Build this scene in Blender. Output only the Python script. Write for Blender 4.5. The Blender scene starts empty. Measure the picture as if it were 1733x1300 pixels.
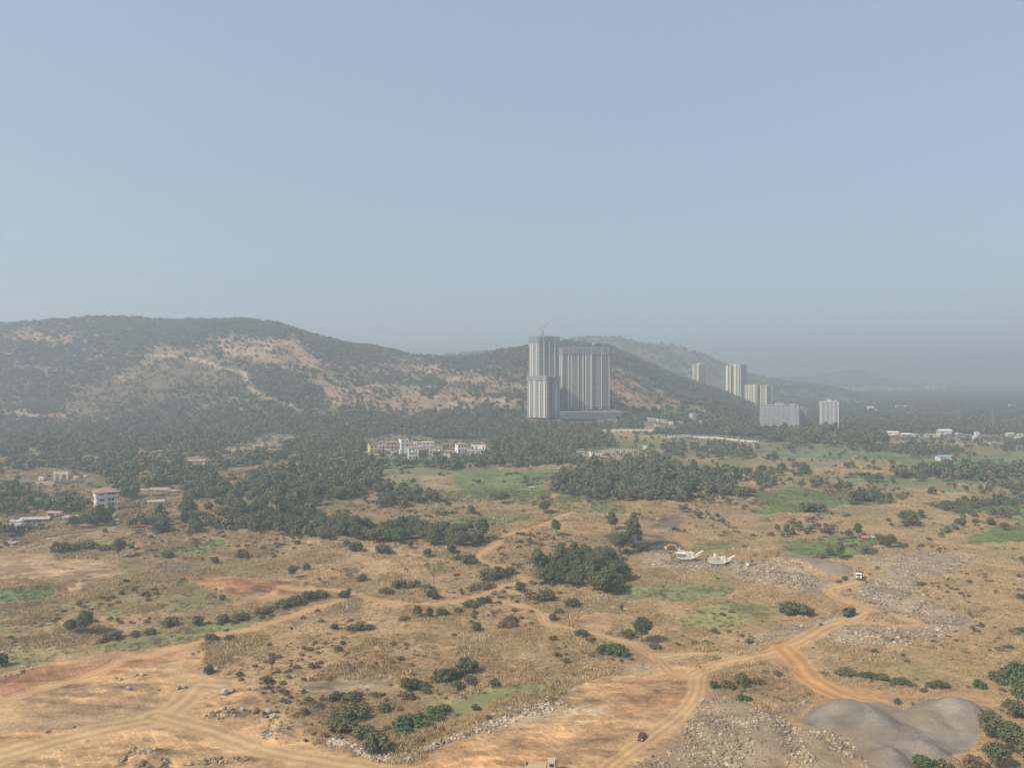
import bpy, bmesh, math, random
import numpy as np
from mathutils import Vector, Matrix

SC = bpy.context.scene
COL = SC.collection
R = math.radians
# ------------------------------------------------------------------ camera, sky, sun, exposure
HC = 95.0            # height of the viewpoint above the valley floor (m)
F = 1302.0           # focal length in pixels of the 1733 px wide photograph
cam_data = bpy.data.cameras.new('camera')
cam_data.sensor_width = 36.0
cam_data.lens = 36.0 * F / 1733.0
cam_data.clip_start = 1.0
cam_data.clip_end = 60000.0
cam = bpy.data.objects.new('camera', cam_data)
COL.objects.link(cam)
cam.location = (0, 0, HC)
cam.rotation_euler = (R(90), 0, 0)
SC.camera = cam

SUN_EL, SUN_AZ = 42.0, 238.0     # azimuth clockwise from the view direction: from behind, on the left
world = bpy.data.worlds.new("World")
SC.world = world
world.use_nodes = True
wn = world.node_tree
wn.nodes.clear()
wo = wn.nodes.new('ShaderNodeOutputWorld')
bg = wn.nodes.new('ShaderNodeBackground')
sky = wn.nodes.new('ShaderNodeTexSky')
sky.sky_type = 'NISHITA'
sky.sun_disc = False
sky.sun_elevation = R(SUN_EL)
sky.sun_rotation = R(SUN_AZ)
sky.altitude = 100
sky.air_density = 1.0
sky.dust_density = 1.0
sky.ozone_density = 1.6
bg.inputs['Strength'].default_value = 0.15
veil = wn.nodes.new('ShaderNodeMix')          # thin even dust high in the air, greying the clear sky
veil.data_type = 'RGBA'
veil.inputs['Factor'].default_value = 0.62
veil.inputs[7].default_value = (2.0, 2.50, 3.08, 1)
vn = wn.nodes.new('ShaderNodeTexNoise'); vn.inputs['Scale'].default_value = 1.6; vn.inputs['Detail'].default_value = 3
vt_ = wn.nodes.new('ShaderNodeTexCoord'); vr_ = wn.nodes.new('ShaderNodeMapRange')
vr_.inputs[3].default_value = 0.54; vr_.inputs[4].default_value = 0.70
wn.links.new(vt_.outputs['Generated'], vn.inputs['Vector']); wn.links.new(vn.outputs['Fac'], vr_.inputs[0]); wn.links.new(vr_.outputs[0], veil.inputs['Factor'])
wn.links.new(sky.outputs[0], veil.inputs[6])
wn.links.new(veil.outputs[2], bg.inputs[0])
wn.links.new(bg.outputs[0], wo.inputs[0])

sun_data = bpy.data.lights.new('sun', 'SUN')
sun_data.energy = 5.0
sun_data.angle = R(0.55)
sun_data.color = (1.0, 0.90, 0.77)
sun = bpy.data.objects.new('sun', sun_data)
COL.objects.link(sun)
sd = Vector((math.sin(R(SUN_AZ)) * math.cos(R(SUN_EL)), math.cos(R(SUN_AZ)) * math.cos(R(SUN_EL)), math.sin(R(SUN_EL))))
sun.rotation_euler = sd.to_track_quat('Z', 'Y').to_euler()
sun.location = (-200, -100, 400)

SC.view_settings.view_transform = 'Standard'
SC.view_settings.look = 'None'
SC.view_settings.gamma = 1.0
SC.view_settings.exposure = 0.34
SC.view_settings.use_curve_mapping = False
SC.render.engine = 'CYCLES'
cy = SC.cycles
cy.max_bounces = 4
cy.diffuse_bounces = 2
cy.glossy_bounces = 1
cy.transmission_bounces = 1
cy.transparent_max_bounces = 4
cy.volume_bounces = 0
cy.use_denoising = True
cy.use_adaptive_sampling = True
cy.adaptive_threshold = 0.015

rng = np.random.default_rng(7)
random.seed(7)

# ------------------------------------------------------------------ noise
def _h(ix, iy, seed):
    n = (ix.astype(np.int64) * 374761393 + iy.astype(np.int64) * 668265263 + seed * 1442695041) & 0xffffffff
    n = ((n ^ (n >> 13)) * 1274126177) & 0xffffffff
    return ((n ^ (n >> 16)) & 0xffffff) / float(0xffffff)

def vnoise(x, y, seed=0):
    xf = np.floor(x); yf = np.floor(y)
    tx = x - xf; ty = y - yf
    tx = tx * tx * (3 - 2 * tx); ty = ty * ty * (3 - 2 * ty)
    a = _h(xf, yf, seed); b = _h(xf + 1, yf, seed); c = _h(xf, yf + 1, seed); d = _h(xf + 1, yf + 1, seed)
    return (a * (1 - tx) + b * tx) * (1 - ty) + (c * (1 - tx) + d * tx) * ty

def fbm(x, y, sc, oct=4, seed=0, gain=0.5):
    x = np.asarray(x, float) / sc; y = np.asarray(y, float) / sc
    v = 0.0; a = 1.0; tot = 0.0
    for i in range(oct):
        v = v + a * vnoise(x * 2 ** i + 17.3 * i, y * 2 ** i - 9.1 * i, seed + i * 13)
        tot += a; a *= gain
    return v / tot            # 0..1

def sstep(a, b, x):
    t = np.clip((x - a) / (b - a), 0, 1)
    return t * t * (3 - 2 * t)

# ------------------------------------------------------------------ shape of the land
PY = [0, 250, 400, 600, 800, 1000, 1500, 2000, 4000, 8000, 15000]
PZ = [0, 0, 2, 8, 15, 22, 30, 36, 48, 62, 80]
RIDGE1 = [(-700, 575), (-300, 560), (0, 557), (80, 554), (150, 550), (260, 545), (400, 546), (470, 551), (520, 567), (600, 588), (660, 595),
          (700, 604), (760, 610), (800, 608), (860, 600), (900, 592), (960, 588), (1030, 596), (1060, 608), (1120, 632), (1180, 655),
          (1230, 670), (1262, 684), (1290, 700), (1330, 712), (1360, 720), (2600, 720)]
RIDGE2 = [(-700, 700), (400, 690), (560, 630), (720, 606), (780, 601), (860, 595), (930, 581), (1000, 572), (1050, 572), (1075, 580), (1130, 585),
          (1180, 602), (1210, 614), (1260, 634), (1320, 645), (1400, 656), (1470, 672), (2600, 680)]
RIDGE3 = [(-700, 690), (1100, 660), (1260, 644), (1320, 642), (1375, 641), (1410, 634), (1440, 629), (1465, 632), (1490, 642), (1520, 650), (1560, 656), (2600, 662)]
RIDGE4 = [(-700, 660), (1300, 652), (1500, 642), (1600, 625), (1650, 614), (1690, 616), (1740, 624), (1900, 634), (2600, 645)]

def plain_z(Y):
    return np.interp(Y, PY, PZ)

def _ridge(u, Y, pts, Yf, Yr, back, p, namp, X, seed):
    vr = np.interp(u, [q[0] for q in pts], [q[1] for q in pts])
    zr = HC - (vr - 650.0) * Yr / F
    base = plain_z(np.clip(Y, 0, Yr))
    rise = np.maximum(zr - plain_z(Yr), 0)
    t = np.clip((Y - Yf) / (Yr - Yf), 0, 1)
    sh = t ** p * (1 - 0.35 * t ** 3) / 0.65
    sh = np.where(t < 1, sh, 1.0)
    b = 1 - sstep(0, 1, (Y - Yr) / back)
    n = fbm(X, Y, 190.0, 5, seed) - 0.5
    g = np.abs(fbm(X, Y, 120.0, 4, seed + 5) * 2 - 1)       # gullies
    k = np.clip(rise / 60.0, 0, 1)
    mid = 4 * t * (1 - t)
    return rise * sh * b + k * namp * (mid * (n * 1.6 - (1 - g) * 0.45 + 0.3) + 0.18 * n * (t > 0)) * b

HEAPS = []      # (x, y, rx, ry, h) filled below, stone banks and gravel heaps
def ground_z(X, Y, detail=True):
    X = np.asarray(X, float); Y = np.asarray(Y, float)
    Ys = np.maximum(Y, 1.0)
    u = 866.5 + F * X / Ys
    z = plain_z(Y)
    z = z + _ridge(u, Y, RIDGE1, 1080.0, 1800.0, 500.0, 1.25, 34.0, X, 3)
    z = z + _ridge(u, Y, RIDGE2, 2300.0, 3100.0, 800.0, 1.3, 40.0, X, 23)
    z = z + _ridge(u, Y, RIDGE3, 4300.0, 5000.0, 900.0, 1.2, 15.0, X, 43)
    z = z + _ridge(u, Y, RIDGE4, 8500.0, 10000.0, 1500.0, 1.2, 20.0, X, 63)
    # gentle swell of the valley floor
    w = sstep(100, 300, Y) * (1 - sstep(900, 1100, Y))
    z = z + w * ((fbm(X, Y, 90.0, 3, 91) - 0.5) * 4.0)
    if detail:
        for (hx, hy, rx, ry, ang, h, fl) in HEAPS:
            dx = X - hx; dy = Y - hy
            c, s_ = math.cos(ang), math.sin(ang)
            a = (dx * c + dy * s_) / rx; b = (-dx * s_ + dy * c) / ry
            r = np.sqrt(a * a + b * b)
            z = z + h * np.clip((1 - r) / (1 - fl), 0, 1)
        nr = 1 - sstep(450, 900, Y)
        z = z + nr * ((fbm(X, Y, 9.0, 4, 77) - 0.5) * 0.9)
    return z

_YS = np.geomspace(120, 14000, 5000)
def pix(u, v):
    """where the ray through photo pixel (u, v) meets the land"""
    s = (u - 866.5) / F
    zr = HC - (v - 650.0) * _YS / F
    g = ground_z(s * _YS, _YS, False)
    k = np.nonzero(g >= zr)[0]
    i = int(k[0]) if len(k) else len(_YS) - 1
    Y = float(_YS[i])
    if 0 < i < len(_YS):
        a = g[i - 1] - zr[i - 1]; b = g[i] - zr[i]
        if b != a:
            Y = float(_YS[i - 1] + (_YS[i] - _YS[i - 1]) * np.clip(-a / (b - a), 0, 1))
    return (s * Y, Y)

def at(u, v):
    x, y = pix(u, v)
    return (x, y, float(ground_z(np.array([x]), np.array([y]))[0]))

def poly(pts):
    return np.array([pix(*p) for p in pts])

def seg_dist(X, Y, pts, closed=False):
    """distance to a polyline and signed side offset, for arrays"""
    best = np.full(X.shape, 1e9); side = np.zeros(X.shape)
    n = len(pts)
    for i in range(n if closed else n - 1):
        ax, ay = pts[i]; bx, by = pts[(i + 1) % n]
        vx, vy = bx - ax, by - ay
        L = vx * vx + vy * vy + 1e-9
        t = np.clip(((X - ax) * vx + (Y - ay) * vy) / L, 0, 1)
        dx = X - ax - t * vx; dy = Y - ay - t * vy
        d = np.sqrt(dx * dx + dy * dy)
        m = d < best
        best = np.where(m, d, best)
        side = np.where(m, np.sign(vx * dy - vy * dx) * d, side)
    return best, side

def inside(X, Y, P):
    c = np.zeros(X.shape, bool)
    n = len(P); j = n - 1
    for i in range(n):
        xi, yi = P[i]; xj, yj = P[j]
        with np.errstate(divide='ignore', invalid='ignore'):
            m = ((yi > Y) != (yj > Y)) & (X < (xj - xi) * (Y - yi) / (yj - yi + 1e-12) + xi)
        c ^= m; j = i
    return c

def mask_poly(X, Y, P, feather):
    """1 inside, 0 outside, smooth over +-feather; P in the same coordinates as X, Y"""
    P = np.asarray(P, float)
    out = np.zeros(X.shape)
    m = (X > P[:, 0].min() - feather) & (X < P[:, 0].max() + feather) & (Y > P[:, 1].min() - feather) & (Y < P[:, 1].max() + feather)
    if not m.any():
        return out
    x, y = X[m], Y[m]
    d, _ = seg_dist(x, y, P, True)
    sdv = np.where(inside(x, y, P), d, -d)
    out[m] = sstep(-feather, feather, sdv)
    return out

def mask_line(X, Y, P, hw, feather):
    P = np.asarray(P, float)
    out = np.zeros(X.shape); sd_ = np.full(X.shape, 1e3)
    r = hw + feather
    m = (X > P[:, 0].min() - r) & (X < P[:, 0].max() + r) & (Y > P[:, 1].min() - r) & (Y < P[:, 1].max() + r)
    if m.any():
        d, s_ = seg_dist(X[m], Y[m], P)
        out[m] = 1 - sstep(hw - feather, hw + feather, d)
        sd_[m] = s_
    return out, sd_

def smooth_line(pts, n=6):
    """Catmull-Rom through photo points, projected onto the land"""
    P = np.array(pts, float)
    P = np.vstack([2 * P[0] - P[1], P, 2 * P[-1] - P[-2]])
    o = []
    for i in range(1, len(P) - 2):
        for t in np.linspace(0, 1, n, endpoint=False):
            p0, p1, p2, p3 = P[i - 1:i + 3]
            o.append(0.5 * ((2 * p1) + (-p0 + p2) * t + (2 * p0 - 5 * p1 + 4 * p2 - p3) * t * t + (-p0 + 3 * p1 - 3 * p2 + p3) * t ** 3))
    o.append(P[-2])
    return [pix(*q) for q in o]

# ------------------------------------------------------------------ materials
def mat(name, color=(0.5, 0.5, 0.5), rough=0.9, attr=None, var=0.15, vscale=1.0, bump=0.0, bscale=3.0, metal=0.0, spec=0.3, hue=None, rand=0.0):
    """matte procedural material: base colour or mesh attribute, broken up by two scales of noise"""
    m = bpy.data.materials.new(name); m.use_nodes = True
    nt = m.node_tree; N = nt.nodes; Lk = nt.links
    b = N['Principled BSDF']
    b.inputs['Roughness'].default_value = rough
    b.inputs['Metallic'].default_value = metal
    b.inputs['Specular IOR Level'].default_value = spec
    geo = N.new('ShaderNodeNewGeometry')
    if attr:
        c = N.new('ShaderNodeAttribute'); c.attribute_name = attr; col = c.outputs['Color']
    else:
        c = N.new('ShaderNodeRGB'); c.outputs[0].default_value = (*color, 1); col = c.outputs[0]
    if hue is not None:                   # second colour, mixed in by a broad noise and by object
        mx = N.new('ShaderNodeMix'); mx.data_type = 'RGBA'
        nz = N.new('ShaderNodeTexNoise'); nz.inputs['Scale'].default_value = vscale * 0.12; nz.inputs['Detail'].default_value = 3
        Lk.new(geo.outputs['Position'], nz.inputs['Vector'])
        ad = N.new('ShaderNodeMath'); ad.operation = 'ADD'
        oi = N.new('ShaderNodeObjectInfo')
        mr = N.new('ShaderNodeMapRange'); mr.inputs[1].default_value = 0.35; mr.inputs[2].default_value = 0.65
        mr.inputs[3].default_value = -0.2; mr.inputs[4].default_value = 0.7
        Lk.new(nz.outputs['Fac'], mr.inputs[0])
        ml = N.new('ShaderNodeMath'); ml.operation = 'MULTIPLY'; ml.inputs[1].default_value = rand
        Lk.new(oi.outputs['Random'], ml.inputs[0])
        Lk.new(mr.outputs[0], ad.inputs[0]); Lk.new(ml.outputs[0], ad.inputs[1])
        ad.use_clamp = True
        Lk.new(ad.outputs[0], mx.inputs['Factor'])
        Lk.new(col, mx.inputs[6]); mx.inputs[7].default_value = (*hue, 1)
        col = mx.outputs[2]
    if var > 0:
        nz = N.new('ShaderNodeTexNoise'); nz.inputs['Scale'].default_value = vscale; nz.inputs['Detail'].default_value = 6
        nz.inputs['Roughness'].default_value = 0.65
        Lk.new(geo.outputs['Position'], nz.inputs['Vector'])
        mr = N.new('ShaderNodeMapRange'); mr.inputs[1].default_value = 0.3; mr.inputs[2].default_value = 0.7
        mr.inputs[3].default_value = 1 - var; mr.inputs[4].default_value = 1 + var
        Lk.new(nz.outputs['Fac'], mr.inputs[0])
        vm = N.new('ShaderNodeVectorMath'); vm.operation = 'SCALE'
        Lk.new(col, vm.inputs[0]); Lk.new(mr.outputs[0], vm.inputs['Scale'])
        col = vm.outputs[0]
    Lk.new(col, b.inputs['Base Color'])
    if bump > 0:
        nz = N.new('ShaderNodeTexNoise'); nz.inputs['Scale'].default_value = bscale; nz.inputs['Detail'].default_value = 5
        Lk.new(geo.outputs['Position'], nz.inputs['Vector'])
        bp = N.new('ShaderNodeBump'); bp.inputs['Strength'].default_value = 1.0; bp.inputs['Distance'].default_value = bump
        Lk.new(nz.outputs['Fac'], bp.inputs['Height']); Lk.new(bp.outputs[0], b.inputs['Normal'])
    return m

# ------------------------------------------------------------------ object helpers
def tag(o, label=None, cat=None, group=None, kind=None):
    if label: o['label'] = label
    if cat: o['category'] = cat
    if group: o['group'] = group
    if kind: o['kind'] = kind
    return o

def mesh_np(name, verts, faces, material, smooth=False, attr=None):
    """verts (n,3), faces (m,3|4) numpy"""
    me = bpy.data.meshes.new(name)
    verts = np.asarray(verts, np.float32); faces = np.asarray(faces, np.int32)
    k = faces.shape[1]
    me.vertices.add(len(verts)); me.vertices.foreach_set('co', verts.ravel())
    me.loops.add(faces.size); me.loops.foreach_set('vertex_index', faces.ravel())
    me.polygons.add(len(faces))
    me.polygons.foreach_set('loop_start', np.arange(0, faces.size, k, dtype=np.int32))
    me.polygons.foreach_set('loop_total', np.full(len(faces), k, np.int32))
    if smooth:
        me.polygons.foreach_set('use_smooth', np.ones(len(faces), bool))
    me.update(calc_edges=True)
    if attr is not None:
        for an, arr in attr.items():
            a = me.attributes.new(an, 'FLOAT_COLOR', 'POINT')
            c4 = np.ones((len(verts), 4), np.float32); c4[:, :3] = arr
            a.data.foreach_set('color', c4.ravel())
    if material: me.materials.append(material)
    return me

def link(name, me, parent=None, loc=None):
    o = bpy.data.objects.new(name, me); COL.objects.link(o)
    if parent is not None: o.parent = parent
    if loc is not None: o.location = loc
    return o

def empty(name, loc, rz=0.0, scale=1.0):
    o = bpy.data.objects.new(name, None); COL.objects.link(o)
    o.empty_display_size = 1.0
    o.location = loc; o.rotation_euler = (0, 0, rz); o.scale = (scale,) * 3
    return o

class MB:
    """collects boxes, prisms and tubes into one mesh"""
    def __init__(s): s.v = []; s.f = []
    def add(s, vs, fs):
        n = len(s.v); s.v += [tuple(q) for q in vs]; s.f += [tuple(i + n for i in f) for f in fs]; return s
    def box(s, x0, x1, y0, y1, z0, z1, tx=0.0, ty=0.0):
        """tx, ty: inset of the top face"""
        return s.add([(x0, y0, z0), (x1, y0, z0), (x1, y1, z0), (x0, y1, z0),
                      (x0 + tx, y0 + ty, z1), (x1 - tx, y0 + ty, z1), (x1 - tx, y1 - ty, z1), (x0 + tx, y1 - ty, z1)],
                     [(0, 3, 2, 1), (4, 5, 6, 7), (0, 1, 5, 4), (1, 2, 6, 5), (2, 3, 7, 6), (3, 0, 4, 7)])
    def bar(s, p, q, w, h=None, n=4, r2=None):
        """straight bar or tube from p to q"""
        p = Vector(p); q = Vector(q); d = (q - p)
        if d.length < 1e-6: return s
        d.normalize()
        up = Vector((0, 0, 1)) if abs(d.z) < 0.95 else Vector((1, 0, 0))
        a = d.cross(up).normalized(); b = a.cross(d).normalized()
        h = w if h is None else h
        k = (w / 2, h / 2); r2 = 1.0 if r2 is None else r2
        vs = []
        for e, c in ((p, 1.0), (q, r2)):
            for i in range(n):
                t = 2 * math.pi * (i + 0.5) / n
                m = 1.414 if n == 4 else 1.0
                vs.append(e + a * math.cos(t) * k[0] * m * c + b * math.sin(t) * k[1] * m * c)
        fs = [(i, (i + 1) % n, n + (i + 1) % n, n + i) for i in range(n)]
        fs += [tuple(range(n))[::-1], tuple(range(n, 2 * n))]
        return s.add(vs, fs)
    def prism(s, prof, y0, y1):
        """profile in (x, z), extruded along y"""
        n = len(prof)
        vs = [(x, y0, z) for x, z in prof] + [(x, y1, z) for x, z in prof]
        fs = [(i, (i + 1) % n, n + (i + 1) % n, n + i) for i in range(n)] + [tuple(range(n))[::-1], tuple(range(n, 2 * n))]
        return s.add(vs, fs)
    def wheel(s, x, y, z, r, w, n=14):
        vs = [(x + r * math.cos(2 * math.pi * i / n), y - w / 2, z + r * math.sin(2 * math.pi * i / n)) for i in range(n)]
        vs += [(a, y + w / 2, c) for a, _, c in vs]
        fs = [(i, (i + 1) % n, n + (i + 1) % n, n + i) for i in range(n)] + [tuple(range(n))[::-1], tuple(range(n, 2 * n))]
        return s.add(vs, fs)
    def hip(s, x0, x1, y0, y1, z, h, over=0.6, ridge=None, th=0.15):
        x0 -= over; x1 += over; y0 -= over; y1 += over
        cx, cy_ = (x0 + x1) / 2, (y0 + y1) / 2
        L = (x1 - x0) if ridge is None else ridge
        if (x1 - x0) >= (y1 - y0):
            rr = ((x1 - x0) - (y1 - y0)) / 2 if ridge is None else ridge / 2
            a, b = (cx - rr, cy_, z + h), (cx + rr, cy_, z + h)
            fs = [(4, 5, 9, 8), (5, 6, 9), (6, 7, 8, 9), (7, 4, 8)]
        else:
            rr = ((y1 - y0) - (x1 - x0)) / 2 if ridge is None else ridge / 2
            a, b = (cx, cy_ - rr, z + h), (cx, cy_ + rr, z + h)
            fs = [(4, 5, 8), (5, 6, 9, 8), (6, 7, 9), (7, 4, 8, 9)]
        vs = [(x0, y0, z - th), (x1, y0, z - th), (x1, y1, z - th), (x0, y1, z - th), (x0, y0, z), (x1, y0, z), (x1, y1, z), (x0, y1, z), a, b]
        return s.add(vs, [(0, 3, 2, 1), (0, 1, 5, 4), (1, 2, 6, 5), (2, 3, 7, 6), (3, 0, 4, 7)] + fs)
    def gable(s, x0, x1, y0, y1, z, h, over=0.5, th=0.12):
        """ridge along x"""
        x0 -= over; x1 += over; y0 -= over; y1 += over; cy_ = (y0 + y1) / 2
        vs = []
        for x in (x0, x1):
            vs += [(x, y0, z), (x, cy_, z + h), (x, y1, z), (x, y1, z - th), (x, cy_, z + h - th), (x, y0, z - th)]
        fs = [(i, (i + 1) % 6, 6 + (i + 1) % 6, 6 + i) for i in range(6)] + [(0, 5, 4, 1), (1, 4, 3, 2), (6, 7, 10, 11), (7, 8, 9, 10)]
        return s.add(vs, fs)
    def build(s, name, material, parent=None, smooth=False, loc=None):
        me = bpy.data.meshes.new(name)
        me.from_pydata(s.v, [], s.f); me.update()
        bm = bmesh.new(); bm.from_mesh(me); bmesh.ops.recalc_face_normals(bm, faces=bm.faces); bm.to_mesh(me); bm.free()
        if smooth:
            for p in me.polygons: p.use_smooth = True
        me.materials.append(material)
        return link(name, me, parent, loc)
# ------------------------------------------------------------------ map of the valley, as seen from the tower
ROADS = [   # name, photo points, half width m, colour, label
 ('haul', [(1458, 972), (1450, 985), (1428, 992), (1406, 997), (1412, 1008), (1440, 1019), (1466, 1032), (1458, 1043), (1431, 1052), (1403, 1059), (1375, 1073), (1332, 1095), (1279, 1112), (1226, 1123), (1200, 1131)], 3.5, (.50, .34, .185), 'pale dirt haul road winding from the crushers down to the fork'),
 ('haul2', [(1204, 1130), (1193, 1134), (1181, 1150), (1177, 1176), (1159, 1201), (1131, 1226), (1085, 1258), (1045, 1290), (1000, 1330)], 2.4, (.50, .34, .185), 'narrower lower end of the haul road passing the maroon car'),
 ('loop', [(1460, 1030), (1485, 1037), (1512, 1043), (1545, 1052), (1552, 1058), (1510, 1060), (1474, 1057), (1440, 1053)], 3.4, (.48, .33, .18), 'dirt turning loop round a low island of stones'),
 ('orange', [(1326, 1098), (1343, 1113), (1356, 1130), (1366, 1146), (1389, 1162), (1421, 1176), (1450, 1186), (1480, 1192)], 4.6, (.50, .29, .13), 'orange dirt track running down to the grey gravel heap'),
 ('link', [(1184, 1136), (1166, 1144), (1141, 1141), (1127, 1133), (1112, 1117), (1082, 1097), (1065, 1089), (1028, 1079), (988, 1069), (955, 1062), (931, 1059), (921, 1051), (915, 1039), (895, 1029), (871, 1024), (840, 1017), (815, 1010)], 2.3, (.48, .32, .18), 'narrow dirt track linking the haul road with the middle road'),
 ('spur', [(1112, 1114), (1150, 1109), (1200, 1108), (1250, 1114)], 2.6, (.47, .34, .21), 'short pale track cutting the corner of the haul road'),
 ('middle', [(478, 994), (529, 999), (575, 1001), (600, 1007), (644, 1019), (694, 1024), (761, 1019), (808, 1009), (844, 995), (875, 987), (889, 980), (868, 972), (848, 960), (824, 953), (811, 945), (818, 934), (841, 921), (845, 912), (854, 907), (885, 898), (921, 887), (955, 872), (968, 868)], 3.0, (.49, .32, .17), 'tan dirt road zigzagging through the middle of the scrubland'),
 ('west', [(600, 1009), (560, 1022), (522, 1032), (502, 1040), (435, 1062), (368, 1076), (335, 1087), (268, 1106), (214, 1115), (187, 1129), (144, 1146), (84, 1163), (33, 1177), (-10, 1193), (-80, 1220)], 2.6, (.50, .33, .18), 'sandy track crossing red bare earth towards the left edge'),
 ('fork', [(372, 1159), (340, 1156), (325, 1165), (318, 1178), (296, 1200), (272, 1217), (217, 1227), (134, 1244), (33, 1273), (-60, 1300)], 4.4, (.50, .355, .205), 'broad pale track curving over bare ground in the lower left'),
 ('south', [(262, 1214), (335, 1236), (402, 1257), (468, 1276), (580, 1296), (720, 1320)], 3.6, (.49, .34, .19), 'dirt track along the bottom left edge of the bare earth'),
 ('hillpath', [(250, 600), (300, 604), (340, 610), (358, 616), (378, 625), (412, 631), (418, 647), (435, 664), (468, 677), (492, 685), (505, 697), (495, 711), (489, 724)], 3.6, (.50, .36, .24), 'pale path climbing the wooded hill in bends'),
 ('paved', [(-120, 946), (0, 921), (60, 914), (120, 906), (160, 901), (190, 893), (200, 884), (192, 868), (215, 862), (250, 857), (285, 850)], 2.6, (.33, .29, .24), 'grey paved lane with a white car beside the trees'),
 ('terr', [(-60, 694), (0, 697), (50, 701), (90, 706), (135, 718)], 2.6, (.48, .33, .22), 'bare contour track at the foot of the hill'),
]
TRACKS = [  # faint wheel tracks: points, half width, strength
 ([(30, 1135), (120, 1121), (200, 1113), (240, 1111)], 1.2, .55), ([(325, 1156), (306, 1140), (296, 1128)], 3.0, .6),
 ([(372, 1159), (420, 1160)], 3, .4), ([(1332, 1097), (1400, 1089), (1480, 1088), (1560, 1098), (1640, 1106), (1733, 1112), (1800, 1115)], 1.3, .5),
 ([(1360, 1113), (1440, 1104), (1540, 1112), (1600, 1104)], 1.2, .4), ([(1240, 1130), (1300, 1133), (1350, 1140)], 1.2, .3),
 ([(500, 1206), (560, 1172), (620, 1145)], .9, .18), ([(561, 1105), (590, 1120), (625, 1108), (640, 1085)], .8, .5),
 ([(560, 932), (620, 945), (660, 953), (720, 960)], 2.2, .5), ([(610, 968), (640, 956), (655, 955)], 3, .5),
 ([(955, 1084), (905, 1098), (880, 1120), (850, 1140), (800, 1150)], 1.4, .4), ([(968, 872), (1000, 890), (1040, 900), (1080, 892)], 1.0, .4),
 ([(700, 985), (740, 1002), (800, 1010)], 1.1, .4), ([(300, 1095), (420, 1078), (560, 1068)], 1.0, .3),
 ([(1040, 1300), (1105, 1262), (1160, 1215), (1186, 1180)], .7, .4), ([(600, 1290), (760, 1275), (900, 1240), (1040, 1235), (1120, 1220)], 1.4, .35),
 ([(700, 1300), (820, 1262), (930, 1228), (1060, 1180), (1150, 1150)], 1.2, .3), ([(100, 1210), (200, 1180), (330, 1185)], .8, .25),
 ([(0, 1240), (90, 1222), (180, 1222), (280, 1228)], 1.5, .4), ([(60, 1190), (150, 1200), (180, 1225)], .8, .2),
 ([(1640, 1100), (1665, 1080), (1700, 1060), (1720, 1030)], 1, .35), ([(20, 1020), (100, 1012), (150, 1000)], 1, .4),
 ([(1100, 870), (1200, 862), (1290, 880), (1400, 885)], 1.2, .25), ([(0, 1215), (70, 1203), (160, 1170), (260, 1150)], .9, .3),
]
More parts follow.
